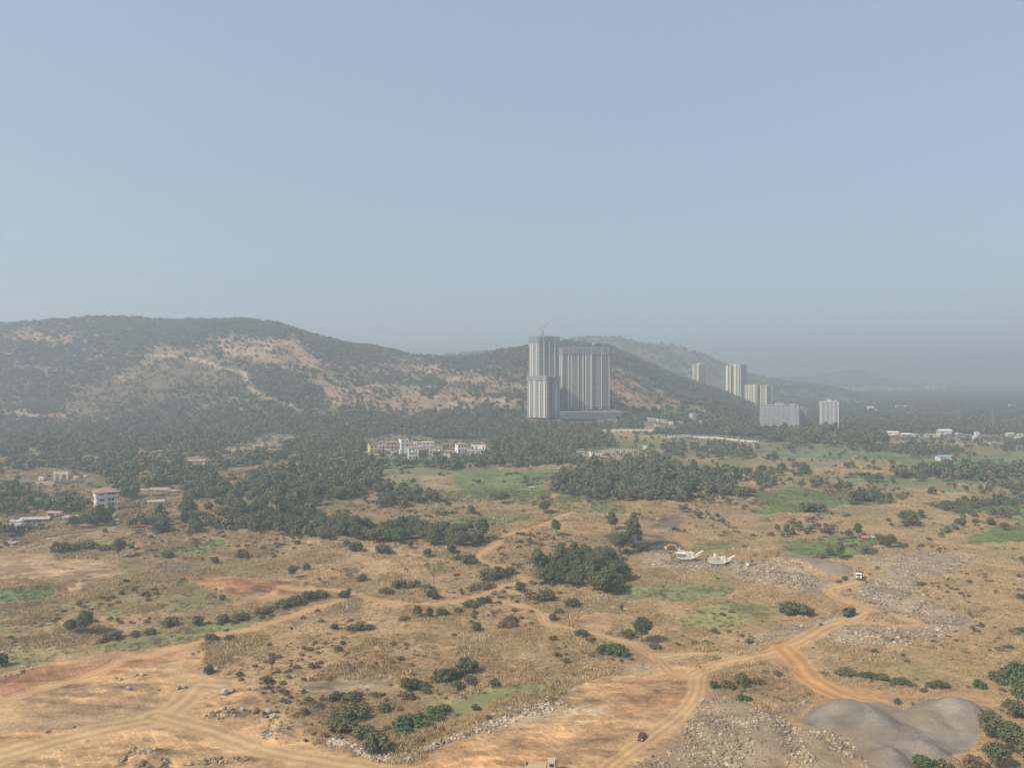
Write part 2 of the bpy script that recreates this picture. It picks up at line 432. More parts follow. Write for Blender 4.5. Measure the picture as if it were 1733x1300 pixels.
# name, polygon in the photo, colour, feather m, strength
AREAS = [
 ('bare', [(-500, 1155), (0, 1140), (60, 1125), (150, 1110), (250, 1098), (333, 1085), (352, 1100), (340, 1130), (372, 1153), (430, 1162), (440, 1190), (480, 1215), (512, 1240), (545, 1262), (600, 1277), (650, 1287), (700, 1281), (735, 1268), (762, 1254), (820, 1232), (870, 1216), (950, 1195), (945, 1172), (1000, 1148), (1060, 1135), (1120, 1127), (1190, 1134), (1180, 1176), (1172, 1200), (1150, 1240), (1112, 1280), (1085, 1310), (1085, 1500), (-500, 1500)], (.43, .285, .155), 2.5, 1.0),
 ('red', [(-500, 1160), (0, 1145), (60, 1127), (150, 1112), (250, 1100), (320, 1090), (330, 1100), (280, 1118), (200, 1140), (90, 1158), (0, 1180), (-500, 1230)], (.30, .145, .075), 4, .85),
 ('brown', [(60, 1205), (200, 1165), (300, 1170), (290, 1195), (220, 1215), (60, 1235)], (.30, .19, .115), 6, .6),
 ('red', [(560, 1282), (700, 1290), (900, 1262), (930, 1300), (900, 1420), (500, 1420)], (.42, .22, .10), 8, .5),
 ('red', [(0, 1215), (40, 1205), (90, 1250), (0, 1262)], (.42, .22, .10), 5, .5),
 ('red', [(1010, 1165), (1110, 1140), (1160, 1150), (1165, 1185), (1120, 1215), (1040, 1210), (1060, 1180)], (.33, .19, .10), 5, .7),
 ('red', [(995, 1225), (1060, 1215), (1080, 1240), (1020, 1262), (980, 1245)], (.33, .2, .11), 4, .6),
 ('red', [(301, 975), (402, 977), (469, 982), (522, 992), (585, 997), (585, 1003), (529, 1007), (469, 1019), (428, 1030), (350, 1020), (380, 1005), (330, 990)], (.33, .165, .085), 3, .9),
 ('orange', [(1420, 1168), (1500, 1160), (1580, 1170), (1660, 1180), (1690, 1192), (1650, 1198), (1560, 1190), (1500, 1196), (1440, 1190), (1375, 1188)], (.40, .235, .125), 4, .8),
 ('sand', [(-300, 938), (84, 942), (174, 949), (204, 962), (184, 977), (60, 980), (-300, 984)], (.38, .26, .165), 4, .9),
 ('sand', [(110, 993), (150, 983), (166, 985), (140, 997), (100, 1003)], (.40, .28, .18), 3, .8),
 ('sand', [(975, 1040), (1035, 1045), (1045, 1062), (1010, 1076), (965, 1064)], (.38, .24, .145), 3, .9),
 ('sand', [(560, 925), (640, 935), (700, 948), (760, 985), (660, 975), (600, 968), (560, 960)], (.36, .245, .155), 8, .7),
 ('sand', [(500, 905), (760, 925), (700, 945), (500, 930)], (.35, .23, .15), 8, .6),
 ('grey', [(515, 1160), (560, 1150), (662, 1148), (674, 1160), (600, 1179), (528, 1180)], (.235, .19, .14), 2.5, .95),
 ('grey', [(650, 1105), (705, 1098), (700, 1112), (660, 1118)], (.26, .2, .14), 2.5, .7),
 ('grey', [(1052, 1128), (1090, 1121), (1108, 1128), (1090, 1138), (1050, 1137)], (.40, .34, .27), 2, .8),
 ('white', [(945, 1172), (952, 1165), (975, 1166), (968, 1174)], (.62, .57, .50), 1.2, .9),
 ('white', [(955, 1204), (975, 1194), (1010, 1198), (1035, 1204), (1010, 1210), (985, 1206), (962, 1212)], (.60, .52, .42), 2.5, .7),
 ('white', [(975, 1220), (1000, 1218), (990, 1226)], (.58, .5, .4), 2, .6),
 ('stone', [(800, 1240), (850, 1216), (930, 1198), (950, 1203), (910, 1224), (840, 1237)], (.50, .42, .32), 2, .8),
 ('stone', [(1177, 1196), (1205, 1180), (1261, 1192), (1318, 1211), (1353, 1233), (1438, 1258), (1480, 1292), (1490, 1450), (1060, 1450), (1095, 1302), (1150, 1240)], (.31, .24, .165), 3, .9),
 ('stone', [(1320, 1198), (1345, 1188), (1372, 1188), (1380, 1198), (1350, 1214), (1325, 1210)], (.33, .245, .17), 2, .8),
 ('stone', [(1460, 950), (1509, 939), (1580, 934), (1658, 946), (1661, 960), (1615, 974), (1562, 979), (1545, 1010), (1615, 1038), (1644, 1052), (1598, 1081), (1527, 1092), (1438, 1096), (1389, 1077), (1431, 1066), (1562, 1062), (1500, 1036), (1438, 1010), (1467, 985), (1492, 971)], (.32, .26, .20), 4, .9),
 ('stone', [(1075, 937), (1120, 935), (1200, 950), (1290, 953), (1310, 950), (1400, 983), (1395, 1003), (1370, 1006), (1330, 1003), (1290, 995), (1250, 978), (1180, 966), (1085, 960)], (.33, .27, .205), 4, .85),
 ('stone', [(1258, 1090), (1304, 1066), (1375, 1049), (1414, 1043), (1420, 1050), (1368, 1066), (1272, 1096)], (.33, .27, .2), 2, .85),
 ('ash', [(1000, 908), (1060, 900), (1110, 905), (1150, 915), (1145, 937), (1080, 934), (1020, 925)], (.075, .066, .06), 5, 1.0),
 ('ash', [(1090, 878), (1150, 868), (1172, 880), (1150, 892), (1100, 893)], (.085, .075, .066), 4, .95),
 ('ash', [(1236, 871), (1275, 868), (1308, 871), (1316, 884), (1285, 887), (1245, 880)], (.085, .07, .07), 2.5, .9),
 ('ash', [(520, 989), (582, 992), (582, 998), (525, 995)], (.09, .075, .065), 2.5, .8),
 ('ash', [(190, 950), (330, 950), (330, 970), (215, 972)], (.16, .12, .085), 6, .6),
 ('ash', [(370, 1010), (430, 1000), (440, 1012), (390, 1020)], (.14, .10, .075), 4, .6),
 ('soil', [(120, 830), (150, 822), (150, 830), (140, 850), (95, 846)], (.42, .22, .14), 3, .8),
 ('soil', [(60, 822), (130, 818), (138, 832), (80, 836)], (.36, .21, .14), 3, .7),
 ('soil', [(225, 800), (330, 820), (310, 840), (220, 830)], (.36, .23, .15), 5, .8),
 ('soil', [(240, 868), (280, 856), (350, 850), (380, 862), (360, 885), (280, 890), (232, 880)], (.36, .24, .155), 5, .8),
 ('soil', [(0, 865), (30, 868), (20, 888), (0, 892)], (.34, .22, .15), 5, .8),
 ('soil', [(715, 806), (760, 800), (772, 820), (765, 838), (725, 832)], (.42, .29, .18), 5, .8),
 ('soil', [(650, 808), (690, 805), (680, 824), (650, 822)], (.38, .25, .16), 5, .7),
 ('soil', [(785, 845), (900, 842), (1000, 850), (980, 868), (900, 872), (830, 866), (790, 862)], (.36, .24, .15), 6, .6),
 ('soil', [(1120, 850), (1240, 850), (1270, 880), (1200, 935), (1080, 900)], (.37, .245, .15), 12, .6),
 ('soil', [(1250, 772), (1340, 770), (1500, 785), (1530, 800), (1400, 805), (1280, 795)], (.36, .25, .17), 12, .7),
 ('soil', [(1330, 752), (1480, 752), (1733, 745), (1900, 745), (1900, 768), (1600, 775), (1480, 768)], (.33, .24, .17), 14, .5),
 ('soil', [(1490, 742), (1620, 745), (1660, 755), (1560, 762), (1480, 755)], (.40, .27, .19), 10, .8),
 ('soil', [(1520, 832), (1650, 832), (1660, 842), (1570, 850), (1530, 845)], (.38, .27, .18), 6, .8),
 ('soil', [(1100, 728), (1290, 740), (1290, 758), (1160, 752)], (.38, .30, .22), 10, .7),
 ('soil', [(1020, 725), (1180, 722), (1190, 736), (1110, 745), (1025, 732)], (.45, .34, .24), 8, .8),
 ('soil', [(1000, 762), (1110, 765), (1110, 776), (1000, 778)], (.40, .28, .19), 6, .8),
 ('soil', [(440, 742), (478, 735), (497, 750), (470, 775), (448, 766)], (.38, .27, .18), 6, .8),
 ('soil', [(130, 712), (270, 705), (262, 716), (160, 722)], (.38, .32, .19), 8, .8),
 ('green', [(761, 811), (838, 797), (995, 793), (1000, 803), (930, 811), (925, 835), (861, 848), (794, 838), (775, 826)], (0.109, 0.174, 0.052), 4, .85),
 ('green', [(727, 873), (908, 871), (897, 885), (861, 890), (761, 886)], (0.114, 0.204, 0.057), 4, .85),
 ('green', [(1276, 834), (1339, 823), (1403, 834), (1527, 834), (1492, 851), (1424, 855), (1403, 873), (1279, 869)], (0.085, 0.174, 0.048), 4, .9),
 ('green', [(1318, 915), (1403, 906), (1491, 908), (1484, 933), (1438, 948), (1318, 942), (1332, 928)], (0.095, 0.180, 0.052), 4, .9),
 ('green', [(1644, 912), (1665, 897), (1733, 888), (1950, 880), (1950, 925), (1733, 924), (1651, 921)], (0.095, 0.186, 0.052), 4, .9),
 ('green', [(1569, 856), (1651, 846), (1733, 837), (1950, 830), (1950, 878), (1733, 887), (1686, 872), (1622, 867)], (0.114, 0.186, 0.071), 5, .8),
 ('green', [(1045, 988), (1140, 988), (1251, 998), (1240, 1012), (1130, 1020), (1042, 1016)], (0.157, 0.198, 0.085), 3, .8),
 ('green', [(1131, 1049), (1208, 1020), (1297, 1024), (1311, 1038), (1279, 1052), (1155, 1066)], (0.180, 0.222, 0.081), 5, .7),
 ('green', [(1160, 925), (1250, 918), (1240, 932), (1170, 935)], (0.162, 0.216, 0.085), 4, .6),
 ('green', [(-200, 999), (84, 998), (78, 1008), (0, 1023), (-200, 1030)], (0.095, 0.162, 0.057), 2.5, .9),
 ('green', [(221, 932), (321, 926), (368, 908), (405, 922), (340, 940), (230, 938)], (0.133, 0.198, 0.067), 4, .8),
 ('green', [(60, 925), (190, 912), (190, 935), (90, 940)], (0.152, 0.204, 0.076), 5, .6),
 ('green', [(280, 1004), (330, 1000), (420, 1008), (380, 1022), (300, 1030), (250, 1018)], (0.142, 0.162, 0.067), 5, .6),
 ('green', [(160, 1036), (225, 1030), (215, 1046), (170, 1046)], (0.123, 0.180, 0.062), 4, .7),
 ('green', [(0, 1056), (35, 1058), (20, 1070), (0, 1072)], (0.114, 0.168, 0.062), 4, .7),
 ('green', [(190, 1085), (330, 1062), (420, 1048), (470, 1040), (440, 1055), (330, 1082), (200, 1106), (120, 1112), (140, 1100)], (0.162, 0.204, 0.071), 4, .7),
 ('green', [(0, 1090), (60, 1085), (140, 1098), (60, 1122), (0, 1135)], (0.152, 0.180, 0.076), 6, .5),
 ('green', [(735, 1190), (790, 1180), (800, 1170), (870, 1162), (930, 1165), (930, 1180), (860, 1185), (790, 1205), (740, 1210)], (0.152, 0.228, 0.067), 3, .7),
 ('green', [(1325, 762), (1474, 766), (1560, 772), (1490, 780), (1325, 775)], (0.133, 0.198, 0.081), 8, .7),
 ('green', [(1480, 775), (1733, 765), (1950, 765), (1950, 790), (1560, 792)], (0.142, 0.198, 0.090), 8, .7),
 ('green', [(1260, 800), (1370, 802), (1480, 806), (1470, 822), (1330, 818)], (0.123, 0.192, 0.076), 8, .6),
 ('green', [(0, 806), (40, 806), (30, 818), (0, 820)], (0.142, 0.192, 0.071), 5, .8),
 ('scrub', [(560, 1178), (720, 1180), (740, 1215), (720, 1262), (660, 1285), (600, 1272), (520, 1210)], (.185, .135, .075), 8, .7),
 ('scrub', [(960, 1070), (1120, 1100), (1080, 1130), (1010, 1140), (940, 1160), (880, 1175), (880, 1140), (940, 1110)], (.20, .15, .085), 8, .6),
 ('scrub', [(700, 1190), (760, 1205), (860, 1190), (940, 1165), (990, 1140), (960, 1180), (860, 1205), (760, 1240), (690, 1275), (680, 1230)], (.19, .155, .08), 6, .6),
 ('scrub', [(640, 1120), (800, 1110), (840, 1150), (760, 1180), (650, 1185)], (.22, .17, .095), 10, .4),
 ('scrub', [(190, 1085), (340, 1058), (470, 1025), (560, 1010), (540, 1030), (440, 1052), (330, 1078), (200, 1105)], (.16, .155, .07), 5, .5),
 ('scrub', [(1400, 1136), (1530, 1150), (1640, 1160), (1620, 1172), (1500, 1166), (1400, 1150)], (.20, .16, .09), 5, .6),
 ('scrub', [(1200, 1140), (1320, 1136), (1400, 1180), (1300, 1200), (1210, 1178)], (.20, .14, .085), 8, .6),
 ('scrub', [(820, 905), (1000, 905), (1060, 930), (960, 935), (850, 950)], (.25, .165, .10), 8, .6),
]
HILL_AREAS = [   # in photo coordinates, feather px
 ([(360, 575), (440, 572), (492, 568), (520, 590), (545, 620), (500, 628), (440, 612), (380, 600)], (.42, .28, .195), 6, .9, .85),
 ([(540, 655), (700, 655), (790, 658), (845, 668), (830, 685), (790, 695), (700, 704), (620, 692), (555, 680)], (.42, .29, .205), 4, .95, 1.0),
 ([(640, 592), (700, 600), (790, 622), (850, 640), (800, 650), (700, 642), (630, 620)], (.40, .28, .195), 8, .85, .7),
 ([(1030, 636), (1075, 645), (1125, 690), (1090, 708), (1030, 705)], (.42, .26, .18), 5, .8, .7),
 ([(1030, 612), (1110, 650), (1180, 690), (1120, 700), (1040, 650)], (.37, .25, .175), 8, .5, .4),
 ([(1180, 680), (1290, 690), (1290, 730), (1200, 715)], (.36, .26, .18), 8, .6, .3),
 ([(-200, 665), (0, 672), (45, 680), (65, 695), (120, 708), (0, 702), (-200, 695)], (.40, .27, .19), 4, .8, .8),
 ([(-100, 553), (60, 562), (130, 575), (110, 582), (40, 578), (-100, 570)], (.36, .24, .165), 4, .7, .6),
 ([(0, 585), (28, 582), (30, 596), (5, 600)], (.38, .24, .16), 4, .7, .6),
 ([(240, 590), (290, 580), (312, 600), (300, 612), (245, 612)], (.38, .29, .19), 4, .75, .7),
 ([(188, 642), (230, 630), (228, 646), (200, 652)], (.44, .36, .23), 3, .9, .9),
 ([(318, 688), (372, 655), (385, 652), (350, 680), (330, 694)], (.42, .32, .21), 3, .8, .8),
 ([(395, 690), (430, 670), (440, 690), (400, 700)], (.38, .26, .18), 5, .6, .6),
 ([(500, 600), (640, 620), (700, 650), (560, 655), (510, 640)], (.36, .25, .175), 9, .7, .6),
 ([(100, 660), (300, 608), (360, 622), (410, 645), (390, 680), (330, 704), (150, 708), (80, 690)], (.145, .10, .085), 10, .8, .35),
 ([(820, 640), (895, 640), (895, 690), (840, 690)], (.38, .27, .19), 8, .75, .6),
]
WOODS = [   # base positions of dense trees: polygon, spacing m, height range, label bits
 ('wood', [(-300, 712), (200, 722), (500, 708), (560, 712), (620, 720), (700, 716), (890, 708), (945, 722), (1000, 738), (1045, 757), (1000, 762), (960, 770), (995, 790), (830, 793), (745, 800), (700, 790), (640, 800), (640, 830), (720, 845), (790, 852), (800, 866), (720, 872), (600, 862), (560, 884), (520, 905), (440, 905), (375, 890), (380, 865), (300, 846), (200, 848), (190, 815), (120, 798), (-300, 795)], 8.2),
 ('row', [(500, 908), (560, 893), (640, 898), (760, 903), (830, 915), (790, 930), (700, 922), (520, 916)], 7.0),
 ('grove', [(985, 800), (1040, 790), (1100, 778), (1140, 785), (1160, 800), (1230, 800), (1250, 815), (1240, 840), (1180, 850), (1080, 853), (1010, 848), (940, 838), (932, 812)], 8.5),
 ('east', [(1515, 805), (1600, 795), (1900, 790), (1900, 838), (1640, 835), (1545, 828)], 9.5),
 ('mid', [(1130, 755), (1290, 760), (1300, 775), (1180, 780), (1120, 770)], 10.0),
 ('belt', [(1150, 715), (1290, 722), (1420, 728), (1510, 738), (1500, 752), (1440, 758), (1330, 755), (1200, 733)], 8.5),
 ('west', [(-300, 825), (30, 828), (70, 835), (130, 850), (190, 845), (195, 862), (150, 870), (60, 872), (-300, 862)], 8.0),
 ('lane', [(-300, 890), (0, 893), (60, 888), (150, 880), (190, 872), (180, 892), (100, 900), (0, 912), (-300, 940)], 7.5),
 ('strip', [(190, 872), (300, 880), (400, 888), (520, 905), (480, 908), (340, 900), (230, 895)], 8.5),
 ('clump', [(900, 965), (980, 945), (1045, 955), (1050, 985), (1040, 1012), (1010, 1010), (960, 995), (905, 985)], 5.5),
 ('bandr', [(1290, 900), (1420, 895), (1420, 906), (1340, 912), (1290, 910)], 6.5),
 ('tuft', [(1580, 905), (1630, 885), (1632, 896), (1590, 914)], 5.0),
 ('copse', [(1420, 850), (1490, 842), (1495, 850), (1425, 858)], 7.0),
 ('copseb', [(1345, 865), (1400, 858), (1405, 868), (1350, 874)], 6.5),
 ('hedge', [(1570, 862), (1733, 848), (1733, 854), (1600, 868)], 5.0),
 ('hedgeb', [(1600, 870), (1733, 868), (1733, 874), (1620, 878)], 5.5),
]
CLEAR = [[(612, 745), (706, 742), (745, 745), (826, 748), (828, 772), (800, 782), (745, 786), (700, 791), (650, 789), (612, 786)],
         [(144, 850), (196, 850), (202, 878), (146, 874)], [(228, 830), (312, 826), (312, 846), (290, 872), (245, 872)], [(8, 880), (80, 874), (150, 876), (146, 892), (60, 902), (8, 908)],
         [(25, 806), (150, 803), (148, 828), (142, 850), (80, 850), (28, 834)], [(985, 764), (1100, 761), (1102, 784), (985, 786)], [(1165, 836), (1195, 836), (1195, 850), (1165, 850)],
         [(312, 778), (352, 778), (352, 796), (312, 796)], [(384, 757), (450, 752), (450, 776), (384, 776)], [(1125, 737), (1290, 742), (1285, 756), (1125, 753)], [(480, 784), (520, 784), (520, 801), (480, 801)],
         [(888, 705), (1045, 705), (1045, 716), (950, 718), (888, 716)], [(706, 802), (768, 800), (770, 835), (730, 834)], [(442, 740), (480, 736), (495, 752), (468, 773), (448, 765)],
         [(1500, 732), (1600, 734), (1733, 736), (1733, 746), (1600, 748), (1500, 746)], [(1018, 727), (1112, 727), (1112, 734), (1018, 734)], [(1090, 712), (1142, 712), (1142, 730), (1090, 728)]]
TREELINE = 0

# gravel heaps and stone banks raise the land itself
def heap(u, v, ru, ry, h, fl=0.15, ang=0.0):
    x, y = pix(u, v)
    HEAPS.append((x, y, ru * y / F, ry, ang, h, fl))
_heapspec = [(1452, 1216, 62, 13, 3.2, .1), (1412, 1222, 46, 10, 2.2, .1), (1440, 1232, 80, 14, 1.8, .5), (1600, 1214, 60, 13, 3.4, .1), (1650, 1222, 48, 12, 3.0, .1), (1615, 1234, 80, 14, 2.0, .5), (1560, 1228, 34, 9, 1.6, .1), (1525, 1246, 90, 13, 1.6, .2), (1508, 1290, 40, 8, 3.6, .02), (1556, 1282, 30, 7, 3.4, .02), (1590, 1290, 36, 8, 3.0, .02),
             (1350, 957, 60, 14, 4.5, .3), (1410, 966, 50, 10, 3.5, .2), (1245, 957, 18, 7, 3.5, .0), (1120, 950, 40, 10, 2.0, .4),
             (1480, 1072, 70, 10, 1.6, .5), (1560, 1010, 110, 24, 2.2, .6), (1560, 958, 110, 24, 2.4, .6), (1490, 1049, 28, 6, 1.6, .4), (1376, 1091, 12, 4, 1.6, .1),
             (1330, 990, 60, 16, 2.0, .5), (1250, 1230, 90, 20, 1.8, .6), (1330, 1265, 100, 14, 1.5, .6), (240, 1292, 46, 8, 1.6, .3), (475, 1248, 28, 7, 1.8, .2),
             (380, 1003, 20, 7, 2.5, .1), (470, 1004, 14, 4, 2.0, .1), (515, 990, 9, 3, 1.8, .1), (140, 993, 26, 7, 1.4, .2), (420, 1183, 40, 8, 1.4, .3)]
_tmp = [(pix(u, v), ru, ry, h, fl) for (u, v, ru, ry, h, fl) in _heapspec]
for (x, y), ru, ry, h, fl in _tmp:
    HEAPS.append((x, y, ru * y / F, ry, 0.0, h, fl))
GRAVEL = [[(1350, 1222), (1389, 1196), (1438, 1187), (1491, 1190), (1534, 1204), (1555, 1198), (1615, 1189), (1661, 1195), (1686, 1209), (1706, 1228), (1660, 1246), (1648, 1268), (1612, 1280), (1605, 1315), (1470, 1330), (1470, 1294), (1438, 1258), (1380, 1240)],
          [(1302, 950), (1350, 943), (1403, 949), (1446, 962), (1440, 976), (1400, 974), (1366, 963), (1330, 958)],
          [(1228, 957), (1245, 947), (1263, 957), (1246, 962)]]

# ------------------------------------------------------------------ the land mesh
us = np.arange(-430, 2170, 2.0)
Ynear = HC * F / (np.arange(1400, 742, -1.3) - 650.0)
Yrows = np.concatenate([np.array([20, 60, 100, 130, 150.0]), Ynear, np.arange(Ynear[-1] + 5, 2050, 5.0), np.arange(2060, 3400, 13.0), np.geomspace(3430, 14000, 60)])
S = (us - 866.5) / F
GX = (Yrows[:, None] * S[None, :]); GY = np.repeat(Yrows[:, None], len(us), 1)
nr_, nc_ = GX.shape
X = GX.ravel(); Y = GY.ravel()
Z = ground_z(X, Y)
U = np.tile(us, nr_); V = 650 + F * (HC - Z) / Y

def mix(c, col, m):
    return c * (1 - m[:, None]) + np.array(col)[None, :] * m[:, None]

n1 = fbm(X, Y, 42.0, 4, 1); n2 = fbm(X, Y, 11.0, 4, 2); n3 = fbm(X, Y, 3.0, 3, 4); n4 = fbm(X, Y, 120.0, 3, 5)
nst = fbm(X * 0.35, Y, 5.0, 4, 8)                      # streaks across the view, old furrows and bunds
C = np.tile(np.array([.42, .295, .17]), (len(X), 1))
C = mix(C, (.50, .36, .22), sstep(.52, .70, n2) * .7)
C = mix(C, (.29, .215, .125), sstep(.52, .68, 1 - n2) * .65)
C = mix(C, (.22, .205, .10), sstep(.50, .66, n1) * .65)
C = mix(C, (.42, .27, .155), sstep(.58, .74, 1 - n1) * .5)
C = mix(C, (.25, .18, .11), sstep(.55, .7, nst) * .4)
# duller and greener with distance across the fields
C = mix(C, (.17, .17, .09), sstep(420, 700, Y) * (.35 + .5 * sstep(.38, .6, n4)))
C = C * (1 + (fbm(X, Y, 1.6, 2, 6) - .5)[:, None] * .5 * (1 - sstep(350, 700, Y))[:, None])
sp = sstep(.66, .74, fbm(X, Y, 2.2, 2, 9)) * (1 - sstep(400, 700, Y)); C = mix(C, (.13, .095, .055), sp * .6)
# small plots with bunds between them in the middle distance
pa, pb = X * .97 - Y * .24 + (fbm(X, Y, 70, 3, 34) - .5) * 60, X * .24 + Y * .97 + (fbm(X, Y, 70, 3, 35) - .5) * 60
row = np.floor(pb / 34.0); off = _h(row, row * 0, 5) * 60; cel = np.floor((pa + off) / 62.0)
hc = _h(cel, row, 11); hb = _h(cel, row, 12)
pz = sstep(440, 560, Y) * (1 - sstep(1250, 1400, Y)) * sstep(.30, .44, fbm(X, Y, 150, 3, 36)) * sstep(-260, -120, X + (Y - 560) * .12)
fx = (pa + off) / 62.0 - cel; fy = pb / 34.0 - row
ed = np.minimum(np.minimum(fx, 1 - fx) * 62, np.minimum(fy, 1 - fy) * 34)
inn = sstep(.8, 2.4, ed)
PLOTG = pz * inn * (hc < .5)
C = mix(C, (.115, .17, .065), pz * inn * (hc < .5) * (.6 + .3 * hb))
C = mix(C, (.20, .19, .10), pz * inn * ((hc > .5) & (hc < .66)) * .7)
C = mix(C, (.36, .26, .165), pz * inn * (hc > .82) * .6)
C = mix(C, (.13, .12, .065), pz * (1 - inn) * .7)
PLOTS = pz.reshape(nr_, nc_); BUND = (pz * (1 - sstep(0, 3.0, ed))).reshape(nr_, nc_)
wx = (fbm(X, Y, 16.0, 4, 31) - .5) * 14 * np.clip(Y / 400, .4, 3); wy = (fbm(X, Y, 16.0, 4, 32) - .5) * 18 * np.clip(Y / 400, .4, 4)
KIND = np.zeros(len(X), np.int8)        # 0 ground, 1.. others, decided per vertex
near = Y < 1400
def _sub(arr): return arr[near]
Xn, Yn = X[near], Y[near]; wxn, wyn = wx[near], wy[near]
Cn = C[near]; n2n, n3n, nstn = n2[near], n3[near], nst[near]
grass = np.ones(len(Xn)) ; green_m = PLOTG[near].copy(); bare_m = np.zeros(len(Xn)); stone_m = np.zeros(len(Xn)); scrub_m = np.zeros(len(Xn))
for kind, P, col, fe, st in AREAS:
    k = 1.0 if kind in ('soil', 'scrub', 'sand', 'ash', 'green') else .35
    m = mask_poly(Xn + wxn * k, Yn + wyn * k, poly(P), fe) * st
    if kind == 'soil': m = m * (.35 + .65 * sstep(.42, .6, fbm(Xn, Yn, 30.0, 4, 33)))
    v_ = 1 + (n2n - .5) * .9 + (n3n - .5) * .5 + ((nstn - .5) * 1.6 if kind == 'green' else 0)
    m = m * (1 - (.15 if kind == 'green' else .35) * sstep(.5, .75, n3n)) if kind in ('green', 'scrub', 'soil') else m
    Cn = Cn * (1 - m[:, None]) + np.array(col)[None, :] * np.clip(v_, .5, 1.6)[:, None] * m[:, None]
    if kind == 'green': green_m = np.maximum(green_m, m)
    if kind in ('bare', 'red', 'orange', 'sand', 'grey', 'white', 'stone', 'ash', 'brown'): bare_m = np.maximum(bare_m, m)
    if kind == 'green': bare_m = bare_m * (1 - m)
    if kind == 'scrub': bare_m = bare_m * (1 - m)
    if kind == 'scrub': scrub_m = np.maximum(scrub_m, m)
    if kind == 'stone': stone_m = np.maximum(stone_m, m)
# compacted streaks over bare earth
sx = fbm(Xn * 0.22 + Yn * .1, Yn * 1.0, 2.6, 4, 51); sx2 = fbm(Xn * 0.5 - Yn * .25, Yn * .8 + Xn * .2, 4.5, 4, 52)
b_ = bare_m * (1 - stone_m)
Cn = Cn * (1 + b_[:, None] * ((sx - .5) * 1.3 + (sx2 - .5) * 1.1 + (fbm(Xn, Yn, 1.3, 2, 56) - .5) * .5)[:, None])
for ph, an in ((0, .35), (2, -.5), (4, .9)):
    wv = np.sin((Xn * math.sin(an) + Yn * math.cos(an)) * 1.9 + 14 * fbm(Xn, Yn, 34.0, 3, 57 + ph)); tk = sstep(.82, .97, wv) * sstep(.5, .62, fbm(Xn, Yn, 22.0, 3, 58 + ph)) * b_
    Cn = Cn * (1 + .28 * tk[:, None])
lt = sstep(.5, .72, fbm(Xn, Yn * 1.3, 26.0, 4, 53)) * b_ * .6
Cn = Cn * (1 - lt[:, None]) + np.array((.50, .37, .22))[None, :] * lt[:, None]
sm = sstep(.45, .65, fbm(Xn, Yn, 7.0, 3, 55)) * stone_m
Cn = Cn * (1 - .45 * sm[:, None]) + np.array((.34, .30, .25))[None, :] * .45 * sm[:, None]
for pts, hw, st in TRACKS:
    P = smooth_line(pts, 5)
    m, sdv = mask_line(Xn + wxn * .08, Yn + wyn * .08, P, hw, .9 + hw * .35)
    r = m * st * (.7 + .6 * (n3n - .5) + .35 * np.cos(np.clip(sdv, -9, 9) / max(hw, 1) * 4.4))
    Cn = Cn * (1 - r[:, None]) + np.array((.52, .37, .22))[None, :] * r[:, None]
    bare_m = np.maximum(bare_m, m * st * 1.2)
ROADLINES = {}
rk = np.zeros(len(Xn), np.int8)
for i, (nm, pts, hw, col, lab) in enumerate(ROADS):
    if nm == 'hillpath': continue
    P = smooth_line(pts, 6); ROADLINES[nm] = P
    hwv = hw * (.85 + .5 * (fbm(Xn, Yn, 18.0, 2, 60) - .3))
    q_ = .45 if nm in ('fork', 'south') else .1
    m, sdv = mask_line(Xn + wxn * q_, Yn + wyn * q_, P, hw, 1.2 if nm not in ('fork', 'south') else 3.2)
    rut = np.cos(np.clip(np.abs(sdv), 0, hw * 1.3) / hw * 6.5)
    tone = 1 + .17 * rut + (sx2 - .5) * .4 + (n3n - .5) * .25
    Cn = Cn * (1 - m[:, None]) + np.array(col)[None, :] * tone[:, None] * m[:, None]
    rk[m > .5] = i + 1
    bare_m = np.maximum(bare_m, m)
gk = np.zeros(len(Xn), np.int8)
for i, P in enumerate(GRAVEL):
    m = mask_poly(Xn + wxn * .15, Yn + wyn * .15, poly(P), .8)
    g1 = fbm(Xn, Yn, 8.0, 4, 71); g2 = fbm(Xn * .5 + Yn * .5, Yn - Xn * .3, 3.0, 3, 72)
    col = np.array((.24, .222, .20))[None, :] * (1 + (g1 - .5) * .8 + (g2 - .5) * .5)[:, None]
    brn = sstep(.52, .68, fbm(Xn, Yn, 14.0, 3, 73))[:, None] * .5
    col = col * (1 - brn) + np.array((.26, .205, .145))[None, :] * brn
    if i == 1: col = col * np.array((1.05, .98, .92))
    Cn = Cn * (1 - m[:, None]) + col * m[:, None]
    gk[m > .5] = i + 1
    bare_m = np.maximum(bare_m, m)
PONDP = poly([(757, 1199), (775, 1188), (798, 1180), (830, 1175), (862, 1170), (868, 1174), (840, 1182), (825, 1190), (812, 1200), (786, 1207), (765, 1206)])
pm = mask_poly(Xn + wxn * .1, Yn + wyn * .1, PONDP, .6)
Cn = Cn * (1 - pm[:, None]) + np.array((.21, .225, .07))[None, :] * (1 + (n2n - .5) * .4)[:, None] * pm[:, None]
C[near] = Cn
GM = np.zeros(len(X)); GM[near] = np.clip(green_m + pm, 0, 1)
